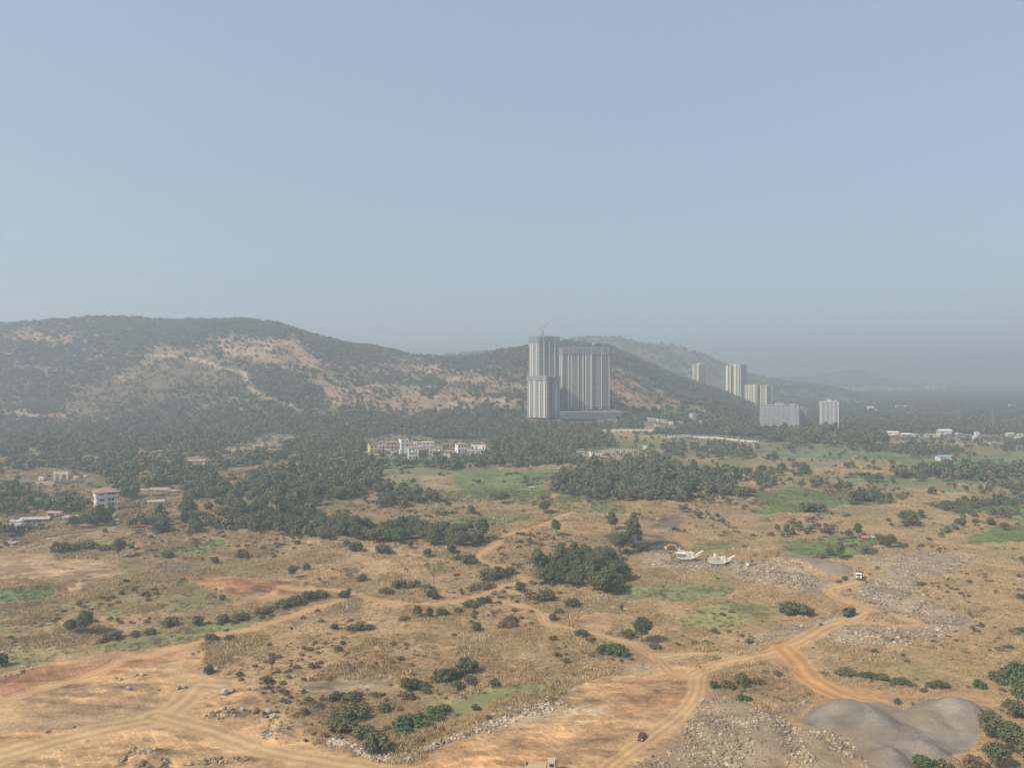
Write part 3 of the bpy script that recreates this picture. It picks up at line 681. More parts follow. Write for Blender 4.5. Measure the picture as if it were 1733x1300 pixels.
# wooded hills
hk = (Z - plain_z(Y) > 9) & (Y > 1060)
fw = fbm(X, Y, 60.0, 5, 81)
Ch = np.tile(np.array([.17, .15, .095]), (len(X), 1))
Ch = mix(Ch, (.22, .17, .115), sstep(.52, .7, fw)); Ch = mix(Ch, (.11, .105, .06), sstep(.5, .68, 1 - fw) * .7)
hm = sstep(2, 14, Z - plain_z(Y)) * (Y > 1000)
hm = np.maximum(hm, sstep(1100, 1500, Y) * .85)
C = C * (1 - hm[:, None]) + Ch * hm[:, None]
bare_h = np.zeros(len(X))
farh = Y > 1000
Uw = U + (fbm(X, Y, 45.0, 4, 83) - .5) * 34; Vw = V + (fbm(X, Y, 45.0, 4, 84) - .5) * 22
for P, col, fe, st, opn in HILL_AREAS:
    m = np.zeros(len(X)); m[farh] = mask_poly(Uw[farh], Vw[farh], P, fe)
    m = m * (Y < 2000)
    t = m * st * ((.35 if opn < .8 else .75) + .7 * sstep(.38, .62, fbm(X, Y, 14.0, 3, 86)))
    t = np.clip(t, 0, 1)
    tone = 1 + (fbm(X, Y, 9.0, 3, 87) - .5) * .7
    C = C * (1 - t[:, None]) + np.array(col)[None, :] * tone[:, None] * t[:, None]
    bare_h = np.maximum(bare_h, m * opn)
# outcrops in bands on the terraced bench
tb = mask_poly(U, V, HILL_AREAS[1][0], 5) * (.5 + .5 * np.sin(Z * 1.4 + 3 * fbm(X, Y, 60, 2, 90))) * (Y < 2000)
C = mix(C, (.24, .165, .12), np.clip(tb, 0, 1) * .6)
nm, pts, hw, col, lab = [r for r in ROADS if r[0] == 'hillpath'][0]
PH = smooth_line(pts, 6)
mh, _ = mask_line(X, Y, PH, 3.2, 2.0)
C = mix(C, (.50, .38, .27), mh)
mh2, _ = mask_line(X, Y, PH, 7.5, 2.0); bare_h = np.maximum(bare_h, mh2 * 1.1)
mh, _ = mask_line(X, Y, PH, 3.6, 1.5)
tint = np.array([.87, .80, .68]); gm_ = GM[:, None]
C = C * (tint[None, :] * (1 - gm_) + np.array([[.95, .9, .8]]) * gm_)
C = np.clip(C, .02, .75)

KIND[near] = np.where(pm > .5, 60, np.where(gk > 0, 40 + gk, np.where(rk > 0, rk, np.where(green_m > .5, 30, 0))))
KIND[(KIND == 0) & hk] = 50
KIND[(mh > .5)] = 1 + [r[0] for r in ROADS].index('hillpath')
idx = np.arange(nr_ * nc_).reshape(nr_, nc_)
Q = np.stack([idx[:-1, :-1], idx[:-1, 1:], idx[1:, 1:], idx[1:, :-1]], -1).reshape(-1, 4)
kv = KIND[Q]
fk = np.where((kv == kv[:, :1]).all(1), kv[:, 0], np.sort(kv, 1)[:, 1])
VV = np.stack([X, Y, Z], 1).astype(np.float32)
MG = mat('soil_and_dry_grass', attr='col', var=.22, vscale=1.1, bump=.35, bscale=.9)
MR = mat('compacted_dirt', attr='col', var=.10, vscale=.9, bump=.12, bscale=.8)
MV = mat('gravel', attr='col', var=.22, vscale=2.2, bump=.22, bscale=1.6)
MF = mat('field_crop', attr='col', var=.25, vscale=.8, bump=.25, bscale=.9)
MH = mat('hillside', attr='col', var=.25, vscale=.25, bump=1.6, bscale=.12)
MW = mat('algae_water', attr='col', var=.08, vscale=.5, rough=.35)
def land(name, ids, material, label, cat=None, kind='structure', smooth=True):
    f = Q[np.isin(fk, ids)]
    if not len(f): return None
    used = np.zeros(len(VV), bool); used[f.ravel()] = True
    remap = np.cumsum(used) - 1
    me = mesh_np(name, VV[used], remap[f], material, smooth, {'col': C[used]})
    o = link(name, me)
    return tag(o, label, cat or name.replace('_', ' '), None, kind)
land('ground', [0], MG, 'brown scrubland of dry grass and bare soil filling the valley')
land('hill', [50], MH, 'wooded hills with pinkish bare slopes behind the towers')
land('field', [30], MF, 'dull green cultivated plots among the dry scrub')
land('pond', [60], MW, 'small pond covered in bright green algae', 'pond')
for i, (nm, pts, hw, col, lab) in enumerate(ROADS):
    land('dirt_road' if nm != 'paved' else 'paved_road', [i + 1], MR, lab, 'road')
land('gravel_heap', [41], MV, 'huge grey twin-topped gravel heap beside the field of stones', 'gravel heap', 'thing')
land('gravel_heap', [42], MV, 'long low grey gravel heap behind the white dump truck', 'gravel heap', 'thing')
land('gravel_heap', [43], MV, 'small dark cone of gravel under the crusher conveyor', 'gravel heap', 'thing')

# ------------------------------------------------------------------ haze
hzm = bpy.data.materials.new('haze_air'); hzm.use_nodes = True
nt = hzm.node_tree; nt.nodes.clear()
out = nt.nodes.new('ShaderNodeOutputMaterial'); pv = nt.nodes.new('ShaderNodeVolumePrincipled')
pv.inputs['Color'].default_value = (.73, .835, .88, 1)
pv.inputs['Density'].default_value = 0.00046
pv.inputs['Anisotropy'].default_value = 0.15
nt.links.new(pv.outputs[0], out.inputs['Volume'])
hb = MB().box(-14200, 14200, -600, 14300, -2.5, 400).build('haze', hzm)
tag(hb, 'grey blue haze lying over the whole valley and its hills', 'haze', None, 'stuff')
# ------------------------------------------------------------------ plants: prototypes
def _norm(v): return v / (np.linalg.norm(v, axis=-1, keepdims=True) + 1e-9)

def crown_np(seed, blobs, nleaf, leaf, up=0.35, squash=.85):
    """leaf sized diamonds on and in a set of (x,y,z,r) clumps"""
    r = np.random.default_rng(seed)
    B = np.array(blobs, float)
    w = B[:, 3] ** 2; w /= w.sum()
    k = r.choice(len(B), nleaf, p=w)
    d = _norm(r.normal(size=(nleaf, 3)))
    d[:, 2] = np.where(d[:, 2] < -.45, -d[:, 2] * .5, d[:, 2])
    rad = B[k, 3] * np.where(r.uniform(0, 1, nleaf) < .13, r.uniform(1.0, 1.32, nleaf), r.uniform(.62, 1.05, nleaf))
    lump = 1 + .28 * np.sin(d[:, 0] * 5 + k) * np.cos(d[:, 1] * 5 + d[:, 2] * 4 + k * 2)
    p = B[k, :3] + d * (rad * lump)[:, None] * np.array([1, 1, squash])
    n = _norm(d + r.normal(size=(nleaf, 3)) * .55 + np.array([0, 0, up]))
    t = _norm(np.cross(n, r.normal(size=(nleaf, 3))))
    b = np.cross(n, t)
    s = leaf * r.uniform(.6, 1.35, nleaf)[:, None]
    q = r.uniform(.55, .9, nleaf)[:, None]
    v = np.stack([p - t * s, p - b * s * q + n * s * .12, p + t * s, p + b * s * q + n * s * .12], 1).reshape(-1, 3)
    f = np.arange(nleaf * 4).reshape(-1, 4)
    return v, f

def tube(mb, pts, rads, n=6):
    for i in range(len(pts) - 1):
        mb.bar(pts[i], pts[i + 1], rads[i] * 2, None, n, rads[i + 1] / rads[i])

def limbs(seed, H, zt, spread, n, r0, twigs=0):
    r = random.Random(seed); mb = MB()
    lean = (r.uniform(-.04, .04) * H, r.uniform(-.04, .04) * H)
    top = (lean[0], lean[1], zt)
    tube(mb, [(0, 0, -.3), (lean[0] * .5, lean[1] * .5, zt * .5), top], [r0, r0 * .8, r0 * .65])
    ends = []
    for i in range(n):
        a = 2 * math.pi * (i + r.random() * .7) / n
        L = spread * r.uniform(.6, 1.0); z2 = zt + (H * .85 - zt) * r.uniform(.45, 1.0)
        m = (top[0] + math.cos(a) * L * .45, top[1] + math.sin(a) * L * .45, zt + (z2 - zt) * .4)
        e = (top[0] + math.cos(a) * L, top[1] + math.sin(a) * L, z2)
        tube(mb, [top, m, e], [r0 * .55, r0 * .38, r0 * .16]); ends.append(e)
        for j in range(twigs):
            b = a + r.uniform(-1.1, 1.1); l2 = spread * r.uniform(.2, .5)
            s_ = [m[k] + (e[k] - m[k]) * r.uniform(.1, .95) for k in range(3)]
            e2 = (s_[0] + math.cos(b) * l2, s_[1] + math.sin(b) * l2, s_[2] + l2 * r.uniform(.3, 1.3))
            tube(mb, [s_, e2], [r0 * .2, r0 * .07], 4); ends.append(e2)
    return mb, ends

M_LEAF = [mat('foliage_deep', (0.073, 0.098, 0.044), var=.4, vscale=.9, hue=(0.128, 0.137, 0.061), rand=.6, spec=.15),
          mat('foliage_olive', (0.116, 0.128, 0.059), var=.4, vscale=.9, hue=(.155, .142, .070), rand=.6, spec=.15),
          mat('foliage_fresh', (0.073, 0.128, 0.043), var=.3, vscale=1.2, hue=(.095, .130, .045), rand=.4, spec=.15),
          mat('foliage_dry', (.150, .105, .062), var=.35, vscale=1.0, hue=(.215, .145, .085), rand=.6, spec=.1),
          mat('foliage_hill', (0.091, 0.120, 0.063), var=.35, vscale=.06, hue=(.13, .125, .070), rand=.7, spec=.1),
          mat('foliage_bare', (.105, .080, .062), var=.3, vscale=.1, hue=(.150, .110, .080), rand=.6, spec=.1)]
M_DSH = mat('foliage_scrub', (.082, .100, .050), var=.4, vscale=.9, hue=(.135, .125, .07), rand=.6, spec=.1)
M_ASHT = mat('foliage_ashen', (.135, .118, .075), var=.35, vscale=.9, hue=(.185, .15, .10), rand=.7, spec=.1)
M_HSHRUB = mat('hill_scrub', (.135, .12, .075), var=.35, vscale=.08, hue=(.20, .155, .10), rand=.9, spec=.1)
M_BARK = mat('bark', (.12, .09, .065), var=.3, vscale=4)
M_BARKP = mat('pale_bark', (.23, .18, .135), var=.25, vscale=4)
M_GRASS = mat('dry_grass_blades', (.60, .43, .235), var=.25, vscale=.5, hue=(.42, .31, .16), rand=.75, spec=.1)
M_GREENG = mat('green_grass_blades', (.17, .19, .075), var=.25, vscale=.5, hue=(.22, .19, .08), rand=.6, spec=.1)
M_ROCK = mat('quarried_rock', (.42, .325, .21), var=.35, vscale=1.3, hue=(.20, .155, .105), rand=.8, bump=.08, bscale=4)
M_ROCKW = mat('white_rock', (.55, .47, .37), var=.25, vscale=1.3, hue=(.37, .30, .22), rand=.6, bump=.08, bscale=4)

def blobset(seed, n, R_, z0, z1, r0, r1, shape='dome'):
    r = random.Random(seed); o = []
    for i in range(n):
        t = (i + .5) / n; a = 2.4 * i + r.random()
        z = z0 + (z1 - z0) * t
        if shape == 'dome': k = math.sqrt(max(0, 1 - max(0, t - .15) ** 2 / .8)) * (.55 + .45 * min(1, t * 4))
        elif shape == 'cone': k = (1 - t) ** .7 + .12
        elif shape == 'tall': k = .55 + .45 * math.sin(math.pi * min(1, t * 1.1))
        else: k = 1
        d = R_ * k * math.sqrt(r.uniform(.25, 1.0))
        o.append((math.cos(a) * d, math.sin(a) * d, z, r.uniform(r0, r1) * (.75 if shape == 'cone' and t > .6 else 1)))
    return o

PROTO = {}     # name -> dict(H, W, crown mesh, trunk mesh, joined mesh)
def make_proto(nm, H, W, blobs, nleaf, leaf, leafmat, trunkspec=None, bark=None, seed=1, lo=None, up=.35):
    v, f = crown_np(seed, blobs, nleaf, leaf, up)
    d = {'H': H, 'W': W}
    d['crown'] = mesh_np(nm + '_crown', v, f, leafmat)
    if trunkspec:
        mb, _ = limbs(seed, *trunkspec)
        tm = bpy.data.meshes.new(nm + '_trunk'); tm.from_pydata(mb.v, [], mb.f); tm.update(); tm.materials.append(bark)
        d['trunk'] = tm
    # joined, light version for masses
    nl = lo or nleaf
    v2, f2 = crown_np(seed + 100, blobs, nl, leaf * math.sqrt(nleaf / nl) , up)
    d['lo'] = mesh_np(nm + '_mass', v2, f2, leafmat)
    PROTO[nm] = d

for i in range(3):
    make_proto(f'round{i}', 10, 10.5, blobset(10 + i, 15, 3.4, 3.6, 7.6, 1.7, 2.5), 2600, .36, M_LEAF[0], (9, 3.2, 3.4, 5, .28), M_BARK, 20 + i, 260)
    make_proto(f'olive{i}', 9, 9.5, blobset(30 + i, 13, 3.4, 3.0, 6.8, 1.3, 2.2), 2000, .36, M_LEAF[1], (8, 2.6, 3.2, 5, .22), M_BARK, 40 + i, 240)
    make_proto(f'shrub{i}', 3.0, 5.0, blobset(60 + i, 12, 1.9, .5, 1.9, .6, 1.1), 1300, .20, M_LEAF[1], None, None, 70 + i, 240)
    make_proto(f'deepshrub{i}', 3.4, 5.0, blobset(65 + i, 12, 1.9, .5, 2.2, .5, 1.05), 1300, .20, M_DSH, None, None, 75 + i, 240)
    make_proto(f'dryshrub{i}', 2.2, 4.4, blobset(80 + i, 12, 1.8, .3, 1.2, .4, .8), 900, .17, M_LEAF[3], None, None, 90 + i, 200)
    make_proto(f'hilltree{i}', 8, 9, blobset(110 + i, 7, 2.9, 2.2, 5.2, 1.6, 2.5), 300, .8, M_LEAF[4], None, None, 120 + i, 130)
make_proto('ash0', 9, 9.5, blobset(170, 13, 3.4, 3.0, 6.8, 1.3, 2.2), 1500, .36, M_ASHT, (8, 2.6, 3.2, 5, .22), M_BARKP, 171, 240)
make_proto('ash1', 10, 8, blobset(172, 13, 2.8, 3.2, 8.0, 1.2, 2.0, 'tall'), 1500, .36, M_ASHT, (9, 2.8, 2.8, 5, .22), M_BARKP, 173, 240)
make_proto('cone0', 13, 8, blobset(130, 18, 3.2, 1.8, 11.5, 1.1, 1.9, 'cone'), 3000, .34, M_LEAF[0], (12, 4, 2.2, 5, .26), M_BARK, 131, 300)
make_proto('tall0', 13, 7.5, blobset(140, 14, 2.2, 4.0, 11.0, 1.3, 2.0, 'tall'), 2200, .36, M_LEAF[0], (12, 4.2, 2.2, 5, .25), M_BARK, 141, 260)
make_proto('tall1', 12, 7, blobset(142, 13, 2.2, 3.4, 10.2, 1.1, 1.9, 'tall'), 1900, .36, M_LEAF[1], (11, 3.8, 2.2, 5, .22), M_BARK, 143, 260)
make_proto('fresh0', 9, 6.5, blobset(150, 10, 1.9, 3.4, 7.4, 1.1, 1.8), 1900, .30, M_LEAF[2], (8, 3, 2, 4, .22), M_BARKP, 151, 240)
make_proto('freshshrub0', 2.2, 6, blobset(152, 14, 2.4, .3, 1.2, .5, .9), 1500, .2, M_LEAF[2], None, None, 153, 240)
for i in range(2):     # nearly leafless trees
    mb, ends = limbs(160 + i, 11, 3.0, 4.6, 7, .26, 7)
    tm = bpy.data.meshes.new('bare_trunk'); tm.from_pydata(mb.v, [], mb.f); tm.update(); tm.materials.append(M_BARKP)
    bl = [(e[0], e[1], e[2], .75) for e in ends[::2]]
    v, f = crown_np(161 + i, bl, 520, .22)
    PROTO[f'bare{i}'] = {'H': 11, 'W': 10, 'crown': mesh_np('bare_crown', v, f, M_LEAF[1]), 'trunk': tm}
    v, f = crown_np(165 + i, blobset(166 + i, 9, 2.6, 2, 5.6, 1.2, 2.0), 110, .55)
    PROTO[f'leafless{i}'] = {'H': 7, 'W': 7, 'lo': mesh_np('leafless_mass', v, f, M_LEAF[5])}

v, f = crown_np(181, blobset(182, 6, 1.6, .5, 1.9, .8, 1.3), 60, .6)
PROTO['hillscrub0'] = {'H': 3, 'W': 5, 'lo': mesh_np('scrub_mass', v, f, M_HSHRUB)}

def tuft_np(seed, n, h, spread, w, lean=.45):
    r = np.random.default_rng(seed)
    a = r.uniform(0, 2 * math.pi, n); d = spread * np.sqrt(r.uniform(0, 1, n))
    p = np.stack([np.cos(a) * d, np.sin(a) * d, np.full(n, -.08)], 1)
    hh = h * r.uniform(.55, 1.1, n)
    tip = p + np.stack([r.normal(0, lean * .5, n) * hh, r.normal(0, lean * .5, n) * hh, hh], 1)
    b = r.uniform(0, math.pi, n); t = np.stack([np.cos(b), np.sin(b), np.zeros(n)], 1) * w
    m = (p + tip) / 2 + np.stack([r.normal(0, .06, n), r.normal(0, .06, n), hh * .1], 1)
    v = np.stack([p - t * .5, p + t * .5, m + t, tip, m - t], 1)
    vv = v.reshape(-1, 3)
    f = np.concatenate([np.array([[5 * i, 5 * i + 1, 5 * i + 2, 5 * i + 4], [5 * i + 4, 5 * i + 2, 5 * i + 3, 5 * i + 3]]) for i in range(n)])
    return vv, f[::1]
def tuft_mesh(nm, seed, n, h, spread, w, m):
    v, f = tuft_np(seed, n, h, spread, w)
    me = bpy.data.meshes.new(nm)
    me.from_pydata(v.tolist(), [], [tuple(dict.fromkeys(q)) for q in f.tolist()]); me.update(); me.materials.append(m)
    return me
for i in range(4):
    PROTO[f'tuft{i}'] = {'H': 1.4, 'W': 2, 'lo': tuft_mesh('tuft', 200 + i, 34, 0.85 if i < 3 else 1.25, 1.1, .07, M_GRASS)}
PROTO['gtuft0'] = {'H': .8, 'W': 2, 'lo': tuft_mesh('green_tuft', 210, 34, .7, 1.0, .07, M_GREENG)}
for i in range(5):
    bm = bmesh.new(); bmesh.ops.create_icosphere(bm, subdivisions=1, radius=.5)
    r = random.Random(300 + i)
    for v in bm.verts: v.co = v.co * r.uniform(.72, 1.2)
    for v in bm.verts: v.co = Vector((v.co.x * 1.15, v.co.y * .9, v.co.z * .75))
    me = bpy.data.meshes.new('stone'); bm.to_mesh(me); bm.free(); me.materials.append(M_ROCKW if i == 4 else M_ROCK)
    PROTO[f'stone{i}'] = {'H': .75, 'W': 1, 'lo': me}

# ------------------------------------------------------------------ masses as one object each (instances on points)
_pcol = {}
def proto_col(names):
    key = '|'.join(names)
    if key not in _pcol:
        c = bpy.data.collections.new('prototypes')
        for k, n in enumerate(names):
            c.objects.link(bpy.data.objects.new(f'{k:02d}_{n}', PROTO[n]['lo']))
        _pcol[key] = c
    return _pcol[key]

def stuff(name, X_, Y_, scale, protos, label, cat=None, pidx=None, zoff=0.0, tilt=.0, flat=None, kind='stuff'):
    n = len(X_)
    if n == 0: return None
    Z_ = ground_z(X_, Y_) + zoff
    me = bpy.data.meshes.new(name)
    me.vertices.add(n); me.vertices.foreach_set('co', np.stack([X_, Y_, Z_], 1).astype(np.float32).ravel())
    sc = np.stack([scale, scale, scale * (1 if flat is None else flat)], 1) if np.ndim(scale) == 1 else scale
    a = me.attributes.new('isc', 'FLOAT_VECTOR', 'POINT'); a.data.foreach_set('vector', sc.astype(np.float32).ravel())
    rot = np.stack([rng.normal(0, tilt, n), rng.normal(0, tilt, n), rng.uniform(0, 6.28, n)], 1)
    a = me.attributes.new('irot', 'FLOAT_VECTOR', 'POINT'); a.data.foreach_set('vector', rot.astype(np.float32).ravel())
    pi_ = rng.integers(0, len(protos), n) if pidx is None else pidx
    a = me.attributes.new('iidx', 'INT', 'POINT'); a.data.foreach_set('value', pi_.astype(np.int32))
    o = link(name, me)
    ng = bpy.data.node_groups.new(name + '_scatter', 'GeometryNodeTree')
    ng.interface.new_socket('Geometry', in_out='INPUT', socket_type='NodeSocketGeometry')
    ng.interface.new_socket('Geometry', in_out='OUTPUT', socket_type='NodeSocketGeometry')
    N = ng.nodes; L = ng.links
    gi = N.new('NodeGroupInput'); go = N.new('NodeGroupOutput'); ip = N.new('GeometryNodeInstanceOnPoints')
    ci = N.new('GeometryNodeCollectionInfo'); ci.inputs['Collection'].default_value = proto_col(protos)
    ci.inputs['Separate Children'].default_value = True; ci.inputs['Reset Children'].default_value = True
    ip.inputs['Pick Instance'].default_value = True
    def na(nm, ty):
        q = N.new('GeometryNodeInputNamedAttribute'); q.data_type = ty; q.inputs['Name'].default_value = nm; return q.outputs[0]
    L.new(gi.outputs[0], ip.inputs['Points']); L.new(ci.outputs[0], ip.inputs['Instance'])
    L.new(na('iidx', 'INT'), ip.inputs['Instance Index']); L.new(na('irot', 'FLOAT_VECTOR'), ip.inputs['Rotation'])
    L.new(na('isc', 'FLOAT_VECTOR'), ip.inputs['Scale']); L.new(ip.outputs[0], go.inputs[0])
    md = o.modifiers.new('scatter', 'NODES'); md.node_group = ng
    return tag(o, label, cat or name, None, kind)

GRID = {}
def _grid(nm, arr_near, fill=0.0):
    g = np.full(len(X), fill); g[near] = arr_near; GRID[nm] = g.reshape(nr_, nc_)
_grid('bare', np.clip(bare_m, 0, 1)); _grid('scrub', scrub_m); _grid('green', green_m); _grid('stone', stone_m); _grid('road', (rk > 0).astype(float)); _grid('gravel', (gk > 0).astype(float)); _grid('pond', pm)
GRID['bareh'] = np.clip(bare_h, 0, 1).reshape(nr_, nc_); GRID['bund'] = BUND; GRID['plots'] = PLOTS
def look(nm, x, y):
    c = np.clip(np.round((866.5 + F * x / y - us[0]) / 2).astype(int), 0, nc_ - 1)
    r = np.clip(np.searchsorted(Yrows, y), 0, nr_ - 1)
    return GRID[nm][r, c]
def uv(x, y, z=None):
    z = ground_z(x, y, False) if z is None else z
    return 866.5 + F * x / y, 650 + F * (HC - z) / y
def in_any(u_, v_, polys):
    m = np.zeros(u_.shape, bool)
    for p in polys: m |= inside(u_, v_, p)
    return m

# ------------------------------------------------------------------ grass on the near land
def sample_land(n, y0, y1, power=1.0, smax=.78):
    t = rng.uniform(0, 1, n)
    y = (y0 ** (power + 1) + t * (y1 ** (power + 1) - y0 ** (power + 1))) ** (1 / (power + 1))
    s = rng.uniform(-smax, smax, n)
    return s * y, y
gx, gy = sample_land(620000, 175, 800, 0.6)
tallg = fbm(gx, gy, 14.0, 4, 401); fine = fbm(gx, gy, 4.0, 3, 402)
keep = (1 - look('bare', gx, gy)) ** 2 * (1 - np.clip(1.5 * look('green', gx, gy), 0, 1)) * (1 - look('stone', gx, gy)) * (1 - look('road', gx, gy)) * (1 - look('gravel', gx, gy))
keep = keep * (look('pond', gx, gy) < .3) * (1 - .8 * look('plots', gx, gy)) * (.40 + .6 * sstep(.38, .58, tallg)) * (.45 + .55 * sstep(.35, .6, fine))
m = rng.uniform(0, 1, len(gx)) < keep
gx, gy, tg = gx[m], gy[m], tallg[m]
gs = (.42 + .75 * sstep(.42, .7, tg)) * rng.uniform(.7, 1.25, len(gx)) * (1 + np.clip(gy - 300, 0, 500) / 420)
gi_ = np.where((tg > .60) & (rng.uniform(0, 1, len(gx)) < .35), 3, rng.integers(0, 3, len(gx)))
stuff('dry_grass', gx, gy, gs, ['tuft0', 'tuft1', 'tuft2', 'tuft3'], 'tall dry straw coloured grass over the scrubland', 'grass', gi_)
gx, gy = sample_land(60000, 175, 620, 0.6)
keep = np.clip(look('green', gx, gy) * .5 + .25 * sstep(.58, .68, fbm(gx, gy, 30, 3, 403)), 0, 1) * (1 - look('bare', gx, gy)) * (look('pond', gx, gy) < .2)
m = rng.uniform(0, 1, len(gx)) < keep
stuff('green_grass', gx[m], gy[m], rng.uniform(.6, 1.1, m.sum()) * (1 + np.clip(gy[m] - 300, 0, 400) / 500), ['gtuft0'], 'low green grass in the damp hollows and plots', 'grass')

# ------------------------------------------------------------------ rubble
def fill_poly(P, spacing, jitter=True, edge=0):
    W = poly(P) if edge == 0 else P
    a = 0.5 * abs(np.dot(W[:, 0], np.roll(W[:, 1], 1)) - np.dot(W[:, 1], np.roll(W[:, 0], 1)))
    bb = (W[:, 0].max() - W[:, 0].min()) * (W[:, 1].max() - W[:, 1].min())
    n = int(bb / spacing ** 2)
    x = rng.uniform(W[:, 0].min(), W[:, 0].max(), n); y = rng.uniform(W[:, 1].min(), W[:, 1].max(), n)
    wx_ = (fbm(x, y, 12, 3, 411) - .5) * 8; wy_ = (fbm(x, y, 12, 3, 412) - .5) * 12
    m = inside(x + wx_, y + wy_, W)
    return x[m], y[m]
RUB = [(AREAS[[i for i, a in enumerate(AREAS) if a[0] == 'stone'][k]][1], sp, lo, hi, lab) for k, sp, lo, hi, lab in
       [(1, .50, .28, 1.15, 'field of broken brown stones left of the big gravel heap'), (2, .9, .4, 1.0, 'small patch of broken stones beside the orange track'),
        (3, .80, .4, 1.6, 'wide spread of pale quarried stones right of the haul road'), (4, .85, .4, 1.6, 'bank of quarried stones around the crushing machines'),
        (5, .8, .4, 1.2, 'long narrow bank of grey stones beside the haul road')]]
RUB += [([(195, 1285), (205, 1272), (225, 1268), (250, 1275), (285, 1282), (290, 1330), (190, 1330)], .8, .6, 1.9, 'heap of big pale stones at the bottom edge'),
        ([(298, 1292), (330, 1280), (380, 1277), (400, 1282), (435, 1272), (440, 1280), (400, 1292), (340, 1297)], .9, .5, 1.5, 'low ragged row of stones at the bottom left'),
        ([(446, 1240), (460, 1222), (485, 1218), (503, 1235), (500, 1258), (470, 1262), (452, 1252)], .8, .5, 1.3, 'round pile of small tan stones on bare earth'),
        ([(346, 1213), (360, 1205), (400, 1203), (408, 1212), (380, 1218), (350, 1218)], .9, .5, 1.7, 'scatter of grey stones beside the pale forked track'),
        ([(430, 1210), (445, 1200), (480, 1210), (470, 1224), (440, 1222)], 1.0, .6, 2.2, 'cluster of larger boulders above the tan stone pile'),
        ([(1428, 1058), (1440, 1044), (1480, 1040), (1512, 1048), (1508, 1057), (1460, 1057)], .9, .5, 1.3, 'island of stones inside the turning loop'),
        ([(0, 1140), (30, 1133), (60, 1128), (62, 1134), (20, 1146), (0, 1150)], 1.0, .5, 1.4, 'loose stones along the edge of red earth'),
        ([(1545, 1192), (1560, 1188), (1590, 1188), (1600, 1194), (1560, 1200)], .9, .4, 1.1, 'little row of stones behind the gravel heap'),
        ([(820, 882), (840, 876), (880, 878), (870, 884), (835, 887)], 1.5, .7, 1.8, 'small heap of pale stones at the green field edge')]
for P, sp, lo, hi, lab in RUB:
    x, y = fill_poly(P, sp)
    cl = fbm(x, y, 6.0, 3, 421)
    k = (rng.uniform(0, 1, len(x)) < sstep(.28, .52, cl)) & (look('road', x, y) < .5) & (look('gravel', x, y) < .5)
    x, y, cl = x[k], y[k], cl[k]
    s_ = lo + (hi - lo) * rng.uniform(0, 1, len(x)) ** 2.6 * np.clip(cl * 2.1, .4, 1.5)
    stuff('rubble', x, y, s_, [f'stone{i}' for i in range(4)] * 3 + ['stone4'], lab, 'rubble', zoff=s_ * .12, tilt=.5)
# row of stones along the edge of the bare platform
EDGE = smooth_line([(560, 1256), (578, 1259), (593, 1266), (610, 1275), (627, 1281), (650, 1286), (677, 1286), (700, 1280), (721, 1270), (741, 1262), (761, 1253), (781, 1245), (801, 1237), (825, 1228), (845, 1220), (880, 1209), (915, 1200), (945, 1193)], 6)
E = np.array(EDGE); t = rng.uniform(0, len(E) - 1.001, 1700); i0 = t.astype(int); fr = (t - i0)[:, None]
p = E[i0] * (1 - fr) + E[i0 + 1] * fr
wd = 1.0 + 2.2 * sstep(60, 95, t)
p = p + rng.normal(0, 1, p.shape) * wd[:, None] * np.array([.6, .8])
s_ = .4 + 1.1 * rng.uniform(0, 1, len(p)) ** 2.5
stuff('rubble', p[:, 0], p[:, 1], s_, ['stone4', 'stone0', 'stone4', 'stone2'], 'curved ridge of white stones between scrub and bare earth', 'rubble', zoff=s_ * .15, tilt=.5)
x, y = sample_land(26000, 180, 420, .7)
k = (rng.uniform(0, 1, len(x)) < .04 + .25 * sstep(.6, .7, fbm(x, y, 12, 3, 431)) * look('bare', x, y)) & (look('road', x, y) < .5) & (look('gravel', x, y) < .5) & (look('pond', x, y) < .2)
stuff('rubble', x[k], y[k], .2 + .5 * rng.uniform(0, 1, k.sum()) ** 3, [f'stone{i}' for i in range(5)], 'loose stones strewn thinly over the foreground', 'rubble', tilt=.4)
# boulders one can tell apart
def boulder(u_, v_, size, lab, grey=False, group=None):
    x, y, z = at(u_, v_)
    bm = bmesh.new(); bmesh.ops.create_icosphere(bm, subdivisions=2, radius=.5)
    r = random.Random(int(u_ * 7 + v_))
    ax = [Vector((r.gauss(0, 1), r.gauss(0, 1), r.gauss(0, 1))).normalized() for _ in range(7)]
    for q in bm.verts:
        for a_ in ax:
            d_ = q.co.dot(a_) - .34
            if d_ > 0: q.co -= a_ * d_ * .85
        q.co = Vector((q.co.x * 1.25, q.co.y, q.co.z * .8)) * size * r.uniform(.96, 1.04)
    me = bpy.data.meshes.new('boulder'); bm.to_mesh(me); bm.free(); me.materials.append(M_GREYB if grey else M_ROCK)
    o = link('boulder', me, None, (x, y, z + size * .22)); o.rotation_euler = (0, 0, r.random() * 6)
    tag(o, lab, 'boulder', group)
M_GREYB = mat('grey_boulder', (.36, .33, .30), var=.3, vscale=.8, bump=.1, bscale=2)
